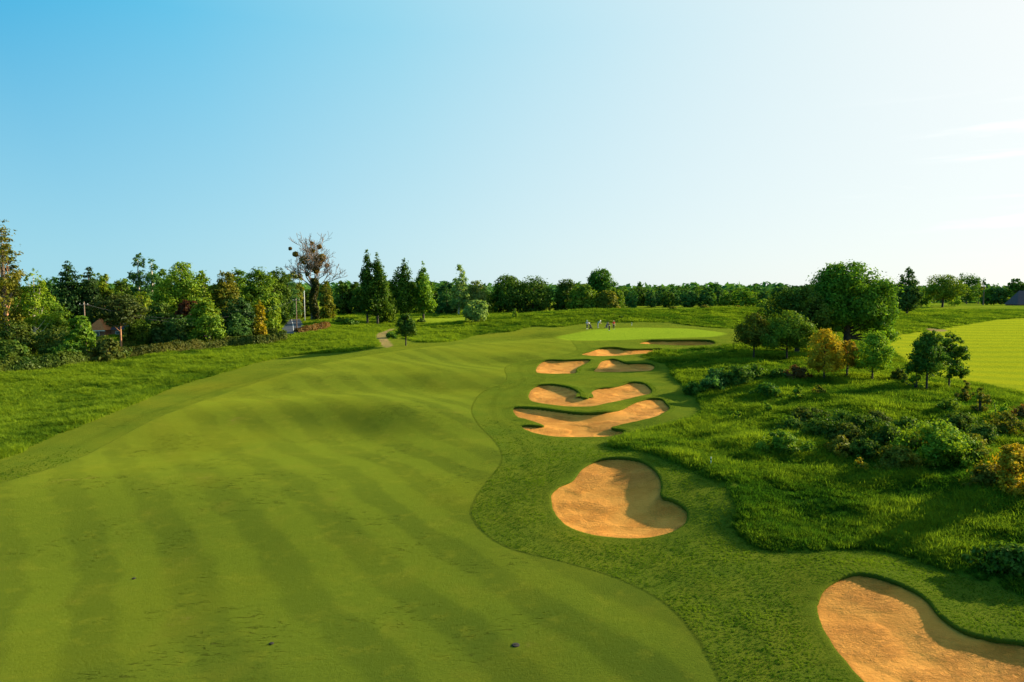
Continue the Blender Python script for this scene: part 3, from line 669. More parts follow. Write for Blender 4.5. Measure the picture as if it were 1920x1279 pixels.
# ---- trees behind the green
gB = 'trees behind the dunes and green'
for px, top, wpx, kind, lm, lab, d in [(952,514,82,'dome','deep','left of two big round dark trees behind the dunes left of the golfers',212),(1000,515,84,'dome','deep','right of two big round dark trees behind the dunes left of the golfers',213),
        (1062,521,58,'dome','deep','round dark tree between the two big round ones and the golfers',214),(1092,531,56,'dome','oak','sunlit green tree right above the golfers',206),
        (1125,502,58,'oak','deep','tallest round-headed tree behind the green, above the red-shirted golfer',222),(1137,544,48,'dome','olive','low olive-green tree below the tallest round-headed tree',205),
        (1156,540,34,'dome','oak','small green tree at the left end of the long far wood',212)]:
    T_(px, 0, top, wpx, kind, lm, lab, 'broadleaf_tree', d=d, base=.03 if kind == 'dome' else .35, nclump=60, nleaf=7000, leaf=.48, group=gB, nb=4, lobes=.18)
# ---- middle: poplars, willows, small course tree
T_(761, 648, 585, 44, 'young', 'deep', 'small dark tree with a clean trunk standing alone at the left edge of the fairway', 'young_tree', base=.28, nclump=40, nleaf=5200, leaf=.25, r0=.13, bark=BARKD)
T_(893, 605, 561, 50, 'dome', 'willow', 'pale silvery willow bush with a rounded crown left of the dunes', 'willow_tree', base=.10, nclump=40, nleaf=6500, leaf=.36, bark=BARKD, r0=.35, ry=.9)
T_(860, 0, 492, 44, 'birch', 'willow', 'tall airy silvery tree behind the pale willow bush', 'willow_tree', d=205, base=.12, nclump=46, nleaf=4200, leaf=.40, bark=BARKB, hole=.2, nb=22, r0=.3, lean=(.04,0))
T_(893, 0, 524, 46, 'dome', 'willow', 'lower silvery tree behind and right of the pale willow bush', 'willow_tree', d=207, base=.15, nclump=40, nleaf=4200, leaf=.40, bark=BARKB, hole=.1, nb=18, r0=.3)
T_(838, 0, 525, 50, 'dome', 'far', 'bluish-green round tree left of the tall airy silvery tree', 'tree', d=212, base=.04, nclump=40, nleaf=4500, leaf=.48)
gP = 'tall upright poplars left of the green'
for px, by, top, wpx, lab, hl in [(689,606,467,42,'tallest ragged poplar, its tip split, left one of a close pair',.32),(708,604,472,40,'full pointed poplar, right one of the close pair',.12),(758,594,483,42,'single poplar with a leafy spire, between the close pair and a paler one',.25),(794,597,490,38,'paler slim poplar with a visible stem, rightmost of the four',.28)]:
    T_(px, by, top, wpx, 'poplar', 'deep' if px < 780 else 'oak', lab, 'poplar_tree', d=168 if px < 720 else 178, base=.12, nclump=80, nleaf=7500, leaf=.38, group=gP, hole=hl, nb=20, cr=.9, bark=BARKD, r0=.3, lobes=.6, flat=1.3)
T_(728, 0, 545, 34, 'dome', 'oak', 'bushy sunlit green tree at the foot of the close pair of poplars', 'tree', d=172, base=.02, nclump=36, nleaf=4200, leaf=.4)
# backdrop wood in the middle left
gW = 'dark trees of the wood behind the poplars'
k = 0
for px, top, wpx, lab in [(642,524,40,'dark tree behind, just right of the ivy-covered bare tree'),(668,527,40,'dark tree of the wood, left behind the close pair of poplars'),(730,524,36,'dark tree filling the gap between the close pair of poplars and the single spire'),
        (776,520,40,'dark tree filling the gap between the spire and the paler slim poplar'),(806,526,36,'dark tree showing right behind the paler slim poplar'),(826,548,34,'low dark tree left of the silvery trees'),(908,540,40,'dark tree behind the right side of the pale willow bush'),(700,536,46,'dark tree behind the trunks of the close pair of poplars')]:
    T_(px, 0, top, wpx, 'dome', 'deep', lab, 'broadleaf_tree', d=225, base=.0, nclump=36, nleaf=4500, leaf=.52, group=gW, nb=2)
# ---- left wood behind the hedge
gL = 'trees of the wood behind the roadside hedge'
T_(10, 692, 404, 92, 'birch', 'olive', 'very tall sparse tree cut by the left edge of the picture', 'tall_tree', d=112, base=.22, nclump=60, nleaf=5000, leaf=.28, hole=.42, bark=BARKG, nb=30, group=gL, lobes=.35, r0=.28)
T_(14, 0, 456, 44, 'pine', 'pine', 'dark brownish pine mass in the lower crown of the very tall sparse left-edge tree', 'pine_tree', d=116, base=.45, nclump=20, nleaf=2600, leaf=.34, flat=.5, bark=BARKP, group=gL)
T_(64, 0, 501, 66, 'birch', 'fresh', 'airy birch with a pale bent trunk near the left edge', 'birch_tree', d=114, base=.30, nclump=44, nleaf=3800, leaf=.26, hole=.25, bark=BARKB, nb=22, r0=.24, group=gL, lean=(.03,0))
T_(131, 0, 484, 72, 'spruce', 'conifer', 'dark pointed conifer, left of the two by the house', 'conifer_tree', d=150, base=.05, nclump=90, nleaf=8000, leaf=.36, cr=1.2, flat=.35, bark=BARKD, group=gL, lobes=.2)
T_(170, 0, 496, 66, 'spruce', 'conifer', 'dark broader-topped conifer, right of the two by the house', 'conifer_tree', d=152, base=.05, nclump=90, nleaf=8000, leaf=.36, cr=1.3, flat=.4, bark=BARKD, group=gL, lobes=.2)
T_(200, 0, 511, 36, 'dome', 'fresh', 'bright green tree top showing right of the two dark conifers', 'tree', d=158, base=.1, nclump=34, nleaf=3500, leaf=.38, group=gL)
T_(225, 642, 549, 94, 'pine', 'pine', 'flat-topped pine with a bare orange trunk in front of the wood', 'pine_tree', d=118, base=.42, nclump=36, nleaf=6000, leaf=.30, cr=1.1, flat=.35, bark=BARKP, r0=.19, nb=18, group=gL, lobes=.3)
T_(263, 0, 472, 58, 'birch', 'blue', 'bluish drooping birch, the left of two rising above the wood', 'birch_tree', d=150, base=.12, nclump=44, nleaf=5200, leaf=.34, hole=.15, bark=BARKB, nb=16, group=gL)
T_(286, 0, 478, 60, 'birch', 'blue', 'bluish drooping birch, the right of two rising above the wood', 'birch_tree', d=151, base=.12, nclump=44, nleaf=5000, leaf=.34, hole=.2, bark=BARKB, nb=16, group=gL)
T_(342, 0, 488, 88, 'dome', 'fresh', 'broad bright yellow-green tree, largest crown of the left wood', 'broadleaf_tree', d=146, base=.08, nclump=90, nleaf=14000, leaf=.34, group=gL, lobes=.3)
T_(384, 0, 500, 34, 'young', 'fresh', 'slim sparse green tree between the broad bright one and the olive one', 'tree', d=160, base=.2, nclump=30, nleaf=2600, leaf=.36, hole=.2, group=gL)
T_(425, 0, 508, 62, 'oak', 'olive', 'brownish olive round tree in the middle of the left wood', 'broadleaf_tree', d=150, base=.1, nclump=60, nleaf=7500, leaf=.34, group=gL)
T_(448, 0, 499, 40, 'dome', 'oak', 'green tree top rising behind the brownish olive tree', 'broadleaf_tree', d=165, base=.1, nclump=40, nleaf=3800, leaf=.4, group=gL)
T_(487, 0, 497, 62, 'dome', 'oak', 'tall green tree above the yellow-flowered shrub', 'broadleaf_tree', d=155, base=.06, nclump=70, nleaf=9000, leaf=.36, group=gL)
T_(505, 0, 545, 50, 'dome', 'fresh', 'bright green tree beside the road mouth, lower than those behind', 'broadleaf_tree', d=146, base=.0, nclump=50, nleaf=6500, leaf=.34, group=gL)
T_(524, 0, 498, 46, 'dome', 'deep', 'dark green tree left of the bare tree', 'broadleaf_tree', d=176, base=.06, nclump=50, nleaf=6000, leaf=.4, group=gL)
T_(553, 0, 507, 44, 'dome', 'olive', 'olive-green tree behind the road, left of the bare trunk', 'broadleaf_tree', d=205, base=.0, nclump=50, nleaf=5200, leaf=.46, group=gL)
T_(582, 0, 540, 34, 'dome', 'deep', 'low dark tree behind the foot of the bare tree', 'broadleaf_tree', d=208, base=.0, nclump=36, nleaf=3500, leaf=.46, group=gL)
T_(613, 0, 524, 34, 'young', 'olive', 'olive-gold leafy tree hugging the right side of the bare trunk', 'broadleaf_tree', d=184, base=.03, nclump=50, nleaf=5200, leaf=.36, group=gL)
for px, d, top, wpx, lm, lab in [(95,140,562,70,'oak','rounded green tree in front of the dark conifers'),(100,165,516,54,'far','green tree filling the skyline between the airy birch and the dark conifers'),(152,160,512,50,'deep','dark green tree between and behind the two dark conifers'),
        (186,165,510,52,'oak','green tree at the skyline right behind the broader-topped conifer'),(232,160,520,60,'deep','dark green tree at the skyline left of the drooping birches'),(312,158,502,54,'oak','green tree at the skyline between the drooping birches and the broad bright tree'),
        (372,165,512,60,'oak','green tree at the skyline right of the broad bright tree'),(462,170,510,56,'far','green tree at the skyline right of the olive round tree'),(505,172,506,52,'oak','green tree at the skyline right of the tall green one above the yellow shrub'),
        (540,195,512,50,'far','green tree at the skyline between the dark green and the olive-green tree'),(75,150,530,60,'oak','green tree low behind the pale birch trunk'),(30,108,598,84,'hedge','dark bushy tree at the far left above the hedge'),(110,107,610,92,'hedge','dark spreading tree left of the house'),
        (150,105,590,46,'oak','pale-trunked green tree just left of the house'),(100,175,528,60,'deep','bluish dark tree low between the birch and the conifers'),(268,135,545,58,'fresh','drooping green tree right of the flat-topped pine'),
        (300,132,560,56,'hedge','dark green tree left of the purple-leaved tree'),(356,134,560,62,'purple','dark purple-leaved tree in the wood'),(384,128,556,66,'fresh','light green leafy tree right of the purple-leaved tree'),
        (445,135,556,70,'conifer','dark green tree left of the yellow-flowered shrub'),(40,150,540,70,'olive','olive tree behind the birch at the far left'),(210,150,560,60,'conifer','very dark tree behind the flat-topped pine'),(240,165,520,60,'oak','green tree behind and above the flat-topped pine'),
        (300,165,520,50,'oak','green tree filling in between the drooping birches and the broad bright tree'),(400,170,530,60,'deep','dark tree behind the slim sparse one'),(0,140,540,70,'deep','dark tree at the very left edge of the wood'),
        (335,150,540,70,'oak','green tree directly behind the purple-leaved tree'),(520,165,560,40,'deep','dark tree behind the bright green one at the road mouth')]:
    T_(px, 0, top, wpx, 'dome', lm, lab, 'broadleaf_tree', d=d, base=.05 if lm != 'oak' or px != 150 else .2, nclump=44, nleaf=6000, leaf=.30 if d < 125 else .36, group=gL, bark=BARKB if px == 150 else BARKD, nb=6)
for px, d, top, wpx, lm, lab in [(332,124,588,56,'blue','rounded blue-green bush at the front of the left wood'),(392,124,584,60,'oak','spreading green bush right of the rounded blue-green one'),(446,128,584,44,'blue','dark blue-green bush left of the yellow-flowered shrub'),
        (488,133,562,26,'gold','bright yellow-flowered shrub in the left wood'),(258,122,596,56,'deep','dark green bush right of the orange pine trunk'),(293,121,612,28,'conifer','small dark cone-shaped bush behind the hedge'),
        (194,104,628,50,'brownhedge','brownish bush in front of the house'),(15,98,636,64,'hedge','big dark bush at the far left beside the hedge'),(128,102,640,60,'deep','green bush under the dark spreading tree'),(470,136,596,40,'olive','olive bush under the yellow-flowered shrub'),(216,108,650,60,'hedge','low dark bush at the foot of the orange pine trunk'),
        (365,131,600,36,'purple','low purple-leaved bush at the foot of the purple tree')]:
    B_(px, 0, top, wpx, lm, lab, 'bush', d=d, nclump=36, nleaf=3200, leaf=.3, group='bushes at the front of the left wood')
# ------------------------------------------------------------------ bare tree with mistletoe and ivy
def bare_tree():
    x, y, z = GD(589, 186); a, b = ray(589, 432); h = float(CAMH + b*y - z)
    root = empty('bare_tree', (x, y, z), 'tall bare tree with mistletoe balls in its fan of twigs and ivy round its trunk', 'tree')
    rng = np.random.default_rng(5); V = []; Fs = []
    def seg(p, q, r, s):
        t = q-p; L = np.linalg.norm(t)+1e-9; t = t/L
        a_ = np.cross(t, (0.3,.2,1)); a_ /= np.linalg.norm(a_)+1e-9; b_ = np.cross(t, a_); o = len(V)
        r = max(r, .045)*1.15; s = max(s, .035)*1.15
        for c, rr in ((p, r), (q, s)):
            for k_ in range(4):
                th = PI/2*k_; V.append(c + rr*(math.cos(th)*a_+math.sin(th)*b_))
        for k_ in range(4): Fs.append((o+k_, o+(k_+1) % 4, o+4+(k_+1) % 4, o+4+k_))
    mids = []
    def grow(p, d, L, r, lev):
        n_ = 3; q = p
        for i in range(n_):
            d = d + rng.normal(size=3)*.10 + np.array([0,0,.06]); d /= np.linalg.norm(d); q2 = q + d*L/n_
            seg(q, q2, r*(1-i*.14), r*(1-(i+1)*.14)); q = q2
            if lev >= 2 and i < 2:
                sd = d + rng.normal(size=3)*.75; sd[2] = abs(sd[2])*.6+.15; sd /= np.linalg.norm(sd)
                if lev < 6: grow(q, sd, L*rng.uniform(.5,.7), r*.5, lev+2)
        mids.append((q, lev))
        if lev >= 6: return
        for k_ in range(2 if lev else 3):
            sd = d + rng.normal(size=3)*(.42 if lev else .5); sd[2] += .12; sd /= np.linalg.norm(sd)
            grow(q, sd, L*rng.uniform(.68,.86), r*.62, lev+1)
    top = h*.42
    seg(np.array([0,0,-.3]), np.array([.1,0,top*.5]), .85, .65); seg(np.array([.1,0,top*.5]), np.array([.3,0,top]), .65, .5)
    for dx, dy, dz, L in [(.9,.1,.45,3.6),(-.9,-.2,.5,3.8),(.3,.6,1,4.4),(-.75,.1,.8,4.6),(-.35,-.3,1,4.8),(.15,.2,1,5.2),(.45,-.1,1,4.6),(-.5,.3,1,4.6),(.7,.3,.9,3.6)]:
        d = np.array([dx, dy, dz]); d /= np.linalg.norm(d)
        grow(np.array([.2,0,top*.85]), d, L, .24, 1)
    VV = np.array(V); hmax = VV[:,2].max(); hi = VV[:,2] > top*.85
    VV[hi,2] = top*.85 + (VV[hi,2]-top*.85)*(h-top*.85)/(hmax-top*.85)
    cxm = VV[hi,0].mean(); VV[hi,0] -= cxm*np.clip((VV[hi,2]-top*.85)/(h*.2), 0, 1)*.9
    Wd = 116/2*186/F; ext = np.percentile(np.abs(VV[hi,0]), 99.5); VV[hi,0] *= Wd/ext; VV[hi,1] *= Wd/ext
    mb = MB(); mb.v = [tuple(p) for p in VV]; mb.f = Fs
    mb.build('trunk', BARKG, root)
    for mx, my, r in [(-4.5,477,.75),(-2.0,488,1.35),(-1.2,500,1.0),(.2,471,.65),(-.5,456,.5),(1.9,463,.65),(1.6,485,1.35),(2.8,483,1.0),(1.2,495,1.2),(.8,507,1.0),(3.6,498,.6),(-6.2,466,.45),(-1.4,514,.6)]:
        zt = CAMH + float(ray(589, my)[1])*y - z
        D = rng.normal(size=(420,3)); D /= np.linalg.norm(D, axis=1)[:,None]
        P_ = np.array([mx, rng.uniform(-1.2,1.2), zt]) + D*(r*rng.uniform(.3,1.05,420)**.5)[:,None]
        Vq, Fq_, Tq = cards(P_, D + rng.normal(size=(420,3))*.5, .27, rng, tint=rng.uniform(0,1,420))
        obj('mistletoe', mesh_np('mistletoe', Vq, Fq_, LMAT('mistle'), {'tint': Tq}, False), root)
    n_ = 5200; t = rng.uniform(0, 1, n_); th = rng.uniform(0, 2*PI, n_); rr = (1.15 + .5*np.sin(t*9+th) )*(1-.3*t)*rng.uniform(.55,1.1,n_)
    P_ = np.stack([.3*t + rr*np.cos(th), rr*np.sin(th), t*top*1.12], 1)
    Vq, Fq_, Tq = cards(P_, P_*np.array([1,1,0]) + rng.normal(size=(n_,3))*.4, .34, rng, tint=rng.uniform(0,1,n_))
    obj('ivy', mesh_np('ivy', Vq, Fq_, LMAT('ivy'), {'tint': Tq}, False), root)
bare_tree()
# ------------------------------------------------------------------ hedges
def hedge(pix, hpx, wid, lm, label, n_=9000, leaf=.26, d=None, name='hedge'):
    pts = np.array([G(px, py)[:2] if d is None else GD(px, py)[:2] for px, py in pix])
    hh = np.array([hpx_ * p[1]/F for hpx_, p in zip(hpx, pts)])
    seg = np.hypot(*(pts[1:]-pts[:-1]).T); s = np.concatenate([[0], np.cumsum(seg)])
    rng = np.random.default_rng(int(pix[0][0]*3+pix[0][1])+99); c = pts.mean(0); zc = float(gz(c[0], c[1])[0])
    u = rng.uniform(0, s[-1], n_); X = np.interp(u, s, pts[:,0]); Y = np.interp(u, s, pts[:,1]); Hh = np.interp(u, s, hh)*(1+.28*fbm(u/2.2, u*0, 3, 3))
    e = .01; dx = np.interp(u+e, s, pts[:,0])-np.interp(u-e, s, pts[:,0]); dy = np.interp(u+e, s, pts[:,1])-np.interp(u-e, s, pts[:,1]); L = np.hypot(dx, dy)+1e-9
    nx_, ny_ = -dy/L, dx/L
    th = rng.uniform(-.1, PI+.1, n_); bulge = 1+.3*fbm(u/1.3, th*1.5, 8, 2); sq = .75
    cx_ = np.sign(np.cos(th))*np.abs(np.cos(th))**sq*wid/2*bulge; czz = np.abs(np.sin(th))**sq*bulge
    dep = rng.uniform(.6, 1.04, n_)**.6
    X = X + nx_*cx_*dep; Y = Y + ny_*cx_*dep; Zg = gz(X, Y); Zz = Zg + Hh*czz*dep*.98
    Nn = np.stack([nx_*np.cos(th), ny_*np.cos(th), np.sin(th)], 1) + rng.normal(size=(n_,3))*.5
    V, Fq_, T = cards(np.stack([X-c[0], Y-c[1], Zz-zc], 1), Nn, leaf, rng, tint=np.clip(.5+fbm(u/1.7, th, 5, 2)+rng.uniform(-.2,.2,n_), 0, 1))
    o = obj(name, mesh_np(name, V, Fq_, LMAT(lm), {'tint': T}, False), None, (c[0], c[1], zc)); tag(o, label, 'hedge', 'hedges along the road')
hedge([(-60,708),(0,699),(60,694),(110,688),(160,680)], [26,27,25,27,24], 2.4, 'hedge', 'dark bushy hedge at the far left below the tall sparse tree', 12000)
hedge([(160,680),(230,671),(300,664),(372,655)], [22,19,19,18], 1.7, 'brownhedge', 'low brownish hedge running below the pine trunk and the purple tree', 9000)
hedge([(372,655),(430,650),(480,645),(536,638)], [17,17,16,17], 1.6, 'brownhedge', 'low reddish-brown hedge below the yellow-flowered shrub', 7000)
hedge([(228,655),(270,650),(320,645)], [16,17,17], 1.8, 'hedge', 'clipped green hedge just right of the orange pine trunk', 6500)
hedge([(322,645),(360,641),(400,637)], [20,21,20], 1.8, 'brownhedge', 'tall clipped dark brown hedge in front of the purple tree', 5500)
hedge([(402,637),(440,634),(500,629),(520,628)], [16,17,14,12], 1.8, 'hedge', 'clipped green hedge in front of the yellow-flowered shrub', 6500)
hedge([(556,626),(580,622),(604,618),(612,614)], [10,13,12,10], 2.0, 'rust', 'rusty brown hedge bank right of the road under the bare tree', 4000)
# ------------------------------------------------------------------ shrubs and saplings in the right-hand rough
gS = 'shrubs scattered over the right-hand rough'
for px, by, top, wpx, lm, lab, nl in [
    (1757,868,786,122,'fresh','biggest leafy yellow-green shrub of the rough, in the middle of the dark thicket',9000),(1684,882,834,74,'olive','olive shrub at the lower left foot of the biggest leafy shrub',4500),
    (1820,862,812,60,'olive','olive shrub right beside the biggest leafy shrub',3500),(1800,812,772,66,'hedge','dark shrub just behind the biggest leafy shrub',3500),
    (1655,836,790,82,'deep','dark rounded shrub left of the biggest leafy shrub',5000),(1610,812,774,70,'deep','dark shrub in the thicket, behind and left of the dark rounded one',4200),
    (1566,804,764,74,'deep','dark bramble mound at the top of the thicket under the yellow trees',4500),(1510,790,762,62,'hedge','low dark bramble mound, leftmost of the thicket',3500),
    (1574,858,816,50,'olive','small olive shrub at the front left of the thicket',2600),(1622,858,822,56,'deep','dark shrub at the front of the thicket beside the small olive one',3200),(1462,848,806,76,'oak','soft green shrub by itself left of the thicket',3600),
    (1700,812,780,60,'deep','dark shrub behind the biggest leafy shrub, on its left',3200),(1903,928,832,96,'yellow','large golden-leaved shrub cut by the right edge of the picture',6500),(1850,918,868,70,'olive','golden-olive shrub left of the large golden-leaved one',3600),
    (1880,818,770,62,'olive','loose olive shrub near the right edge, above the golden ones',2600),(1838,776,724,42,'olive','thin loose sapling clump below the right fairway edge',1100),(1868,790,748,40,'fresh','thin green sapling clump beside the right fairway edge, next to the olive one',1000),
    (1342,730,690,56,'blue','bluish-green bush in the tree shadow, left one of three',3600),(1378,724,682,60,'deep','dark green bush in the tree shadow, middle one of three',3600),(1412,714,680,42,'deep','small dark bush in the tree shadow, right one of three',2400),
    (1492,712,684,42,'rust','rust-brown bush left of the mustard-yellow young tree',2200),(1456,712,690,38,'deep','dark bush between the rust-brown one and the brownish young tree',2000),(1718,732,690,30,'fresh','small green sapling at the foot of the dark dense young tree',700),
    (1810,752,712,26,'olive','thin olive sapling right of the pair of young trees',600),(1686,716,690,26,'hedge','small dark bush left of the pair of young trees',1200),
    (1495,748,718,24,'fresh','spindly sapling on the open slope above the thicket',420),(1440,776,752,24,'fresh','spindly sapling on the open slope left of the thicket',420),(1533,742,722,22,'olive','tiny olive sapling just below the mustard-yellow young tree',350),
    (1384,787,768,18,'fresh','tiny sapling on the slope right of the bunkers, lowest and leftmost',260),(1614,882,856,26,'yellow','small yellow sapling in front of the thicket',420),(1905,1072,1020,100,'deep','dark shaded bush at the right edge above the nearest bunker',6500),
    (1722,850,806,60,'olive','olive-green shrub leaning against the left side of the biggest leafy shrub',3200),(1590,832,792,60,'hedge','dark tangled shrub in the middle of the thicket, behind the front ones',3400),(1536,820,782,60,'deep','leafy dark shrub at the left end of the thicket below the bramble mounds',3000),
    (1845,838,792,54,'hedge','dark shrub between the biggest leafy shrub and the right edge',2800),(1640,800,768,56,'hedge','low dark shrub at the top right of the thicket',2600),(1480,812,780,50,'deep','small dark shrub just above the soft green lone one',2000),(1780,772,744,44,'oak','small green shrub on the slope below the pair of young trees',1600),
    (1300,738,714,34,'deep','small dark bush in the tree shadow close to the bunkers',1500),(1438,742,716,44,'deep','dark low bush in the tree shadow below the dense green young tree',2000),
    (1920,790,756,40,'rust','brownish bush at the right edge below the right fairway',1500)]:
    thin = nl < 1200
    B_(px, by, top, wpx, lm, lab, 'shrub' if nl > 700 else 'sapling', nclump=30 if not thin else 14, nleaf=int(nl*1.3), leaf=None or max(.095, .0026*45 if by > 770 else .17), hole=.3 if thin else .14, group=gS if nl > 700 else 'saplings on the right-hand rough', kind='dome' if not thin else 'young', lobes=.65)
gD = 'small bushes along the dunes by the green'
for px, by, top, wpx, lm, lab in [(1321,583,572,18,'olive','yellowish little bush on the dune crest in front of the far wood, left one'),(1369,582,573,14,'fresh','small bush on the dune crest near the right end of the far wood'),(1382,582,573,16,'olive','small olive bush beside the last one at the end of the far wood'),
    (966,590,578,12,'fresh','thin little bush on the dune crest below the two big round trees'),(1262,580,574,20,'olive','low bush on the dune crest at the left part of the far wood'),(1353,598,590,12,'rust','brownish tuft bush on the dune slope right of the green'),
    (734,634,622,22,'deep','small dark bush beside the curved sandy path'),(791,606,596,16,'hedge','little dark bush at the left of the small distant tee'),(1430,578,560,30,'fresh','bright green bush at the right end of the far wood'),
    (655,610,596,34,'deep','dark low bush on the bank below the poplars, left one'),(722,600,586,34,'oak','green bush at the foot of the poplars, right one'),(1164,597,592,10,'deep','tiny dark bush just right of the golfers'),(640,606,594,30,'oak','green bush on the bank right of the bare tree')]:
    B_(px, by, top, wpx, lm, lab, 'shrub', nclump=14, nleaf=900, leaf=.3, group=gD, d=None if top > 590 or px < 800 else (168 if px < 1200 else 190))
# ------------------------------------------------------------------ far wood beyond the dunes: shared crowns, one object per tree
protos = []
for s_ in range(6):
    rng = np.random.default_rng(300+s_)
    V, Fq_, T, C = crown_np(0, 10, [3.6,4.2,3.2,4.6,3.8,3.0][s_], 'dome' if s_ % 2 else 'oak', 34, 1900, .62, rng, lobes=.2)
    cm = mesh_np('far_crown', V, Fq_, LMAT(['far','oak','far','deep','fresh','far'][s_]), {'tint': T}, False)
    mb = trunk_mb(2, 9, .25, C, rng, 3); me = bpy.data.meshes.new('far_trunk'); me.from_pydata(mb.v, [], mb.f); me.materials.append(BARKD)
    protos.append((cm, me))
def far_tree(x, y, h, wsc, k_, label, group, name='far_tree'):
    z = float(gz(x, y)[0]); r = empty(name, (x, y, z), label, 'tree', group, RNG.uniform(0, 6.28)); r.scale = (wsc*h/10, wsc*h/10, h/10)
    obj('crown', protos[k_][0], r); obj('trunk', protos[k_][1], r)
px = 1160.; i = 0
while px < 1478:
    d = 345 + 22*math.sin(i*2.1); x = float(ray(px, 600)[0])*d; z = float(gz(x, d)[0])
    top = 541 + RNG.uniform(-7, 8); h = CAMH + float(ray(px, top)[1])*d - z
    far_tree(x, d, h, RNG.uniform(.9, 1.6), int(RNG.integers(0,6)), 'tree in the front row of the long far wood beyond the dunes', 'front-row trees of the far wood beyond the dunes'); px += RNG.uniform(10, 14); i += 1
px = 1150.
while px < 1490:
    d = 395 + 15*math.sin(i*1.7); x = float(ray(px, 600)[0])*d; z = float(gz(x, d)[0])
    h = CAMH + float(ray(px, 540 + RNG.uniform(-6, 4))[1])*d - z
    far_tree(x, d, h, RNG.uniform(.9, 1.5), int(RNG.integers(0,6)), 'tree top showing over the front row of the long far wood', 'second-row trees of the far wood beyond the dunes'); px += RNG.uniform(13, 18); i += 1
for px, top, w_, lab in [(1198,528,9,'slender dark tree poking above the left end of the far wood'),(1233,537,9,'little tree top poking above the far wood, second from its left end'),(1272,536,10,'flat tree top above the middle of the far wood, left of two'),(1285,536,9,'flat tree top above the middle of the far wood, right of two'),
        (1331,534,10,'smaller of two round heads above the right half of the far wood'),(1341,529,14,'tallest round head above the right half of the far wood')]:
    T_(px, 0, top, w_, 'oak', 'deep', lab, 'far_tree', d=405, base=.72, nclump=10, nleaf=380, leaf=.7, nb=3, group='tree heads standing above the far wood')
# the distant wooded plain, one mass
rng = np.random.default_rng(77); nt_ = 5200
d = 430*np.exp(rng.uniform(0, 1, nt_)**1.1*math.log(7)); ang = rng.uniform(-1.05, 1.05, nt_)
X = d*np.tan(ang)*.95; keep = (fbm(X/220., d/120., 4, 3) > -.42); X = X[keep]; D_ = d[keep]; nt_ = len(X)
Hh = rng.uniform(7.5, 12, nt_)*np.clip(1+.3*fbm(X/90., D_/90., 6, 2), .7, 1.3); Rr = rng.uniform(4, 7.5, nt_)*(1+D_/1500)
per = 26; cid = np.repeat(np.arange(nt_), per); nn = len(cid); Dv = rng.normal(size=(nn,3)); Dv[:,2] = np.abs(Dv[:,2]); Dv /= np.linalg.norm(Dv, axis=1)[:,None]
Zg = gz(X, D_)
P_ = np.stack([X[cid]+Dv[:,0]*Rr[cid], D_[cid]+Dv[:,1]*Rr[cid], Zg[cid]+Dv[:,2]*Hh[cid]], 1)
V, Fq_, T = cards(P_, Dv+rng.normal(size=(nn,3))*.35, 2.6*(1+D_[cid]/1200), rng, tint=np.clip(rng.uniform(0,1,nt_)[cid]*.8+rng.uniform(-.1,.3,nn), 0, 1))
o = obj('distant_woodland', mesh_np('distant_woodland', V, Fq_, LMAT('far'), {'tint': T}, False)); tag(o, 'green wooded plain reaching to the horizon', 'woodland', kind='stuff')
# ------------------------------------------------------------------ long grass (instanced tufts)
GLM = leaf_material('long_grass', (.032,.092,.008), (.175,.25,.016), .45, True)
def tuft(seed, nbl, h, wd, spread):
    rng = np.random.default_rng(seed); V = []; Fs = []
    for _ in range(nbl):
        a = rng.uniform(0, 2*PI); r = spread*rng.uniform(0,1)**.7; p = np.array([r*math.cos(a), r*math.sin(a), -.03])
        la = rng.uniform(0, 2*PI); ln = rng.uniform(.15,.75); hh = h*rng.uniform(.55,1.15)
        d = np.array([math.cos(la), math.sin(la), 0]); s_ = np.array([-d[1], d[0], 0])*wd*rng.uniform(.7,1.3)
        m1 = p + d*ln*hh*.28 + np.array([0,0,hh*.6]); e = p + d*ln*hh*.95 + np.array([0,0,hh*(1-.35*ln)])
        o = len(V); V += [p-s_, p+s_, m1+s_*.8, m1-s_*.8, e]; Fs += [(o,o+1,o+2,o+3), (o+3,o+2,o+4)]
    me = bpy.data.meshes.new('tuft'); me.from_pydata([tuple(map(float, v)) for v in V], [], Fs); me.materials.append(GLM)
    return bpy.data.objects.new('tuft', me)
TUF = [tuft(k_, 22, .34, .016, .20) for k_ in range(3)] + [tuft(9, 16, .55, .014, .16)]
ng = bpy.data.node_groups.new('scatter_tufts', 'GeometryNodeTree')
ng.interface.new_socket('Geometry', in_out='INPUT', socket_type='NodeSocketGeometry'); ng.interface.new_socket('Geometry', in_out='OUTPUT', socket_type='NodeSocketGeometry')
gi = ng.nodes.new('NodeGroupInput'); go = ng.nodes.new('NodeGroupOutput'); iop = ng.nodes.new('GeometryNodeInstanceOnPoints'); iop.inputs['Pick Instance'].default_value = True
jn = ng.nodes.new('GeometryNodeJoinGeometry')
for t_ in reversed(TUF):
    oi = ng.nodes.new('GeometryNodeObjectInfo'); oi.inputs['Object'].default_value = t_; oi.inputs['As Instance'].default_value = True; ng.links.new(oi.outputs['Geometry'], jn.inputs[0])
def nattr(nm, tp):
    q = ng.nodes.new('GeometryNodeInputNamedAttribute'); q.data_type = tp; q.inputs['Name'].default_value = nm; return q.outputs[0]
mtp = ng.nodes.new('GeometryNodeMeshToPoints'); ng.links.new(gi.outputs[0], mtp.inputs[0])
ng.links.new(mtp.outputs[0], iop.inputs['Points']); ng.links.new(jn.outputs[0], iop.inputs['Instance'])
ng.links.new(nattr('pick', 'INT'), iop.inputs['Instance Index']); ng.links.new(nattr('scl', 'FLOAT_VECTOR'), iop.inputs['Scale'])
cmb = ng.nodes.new('FunctionNodeEulerToRotation') if hasattr(bpy.types, 'FunctionNodeEulerToRotation') else None
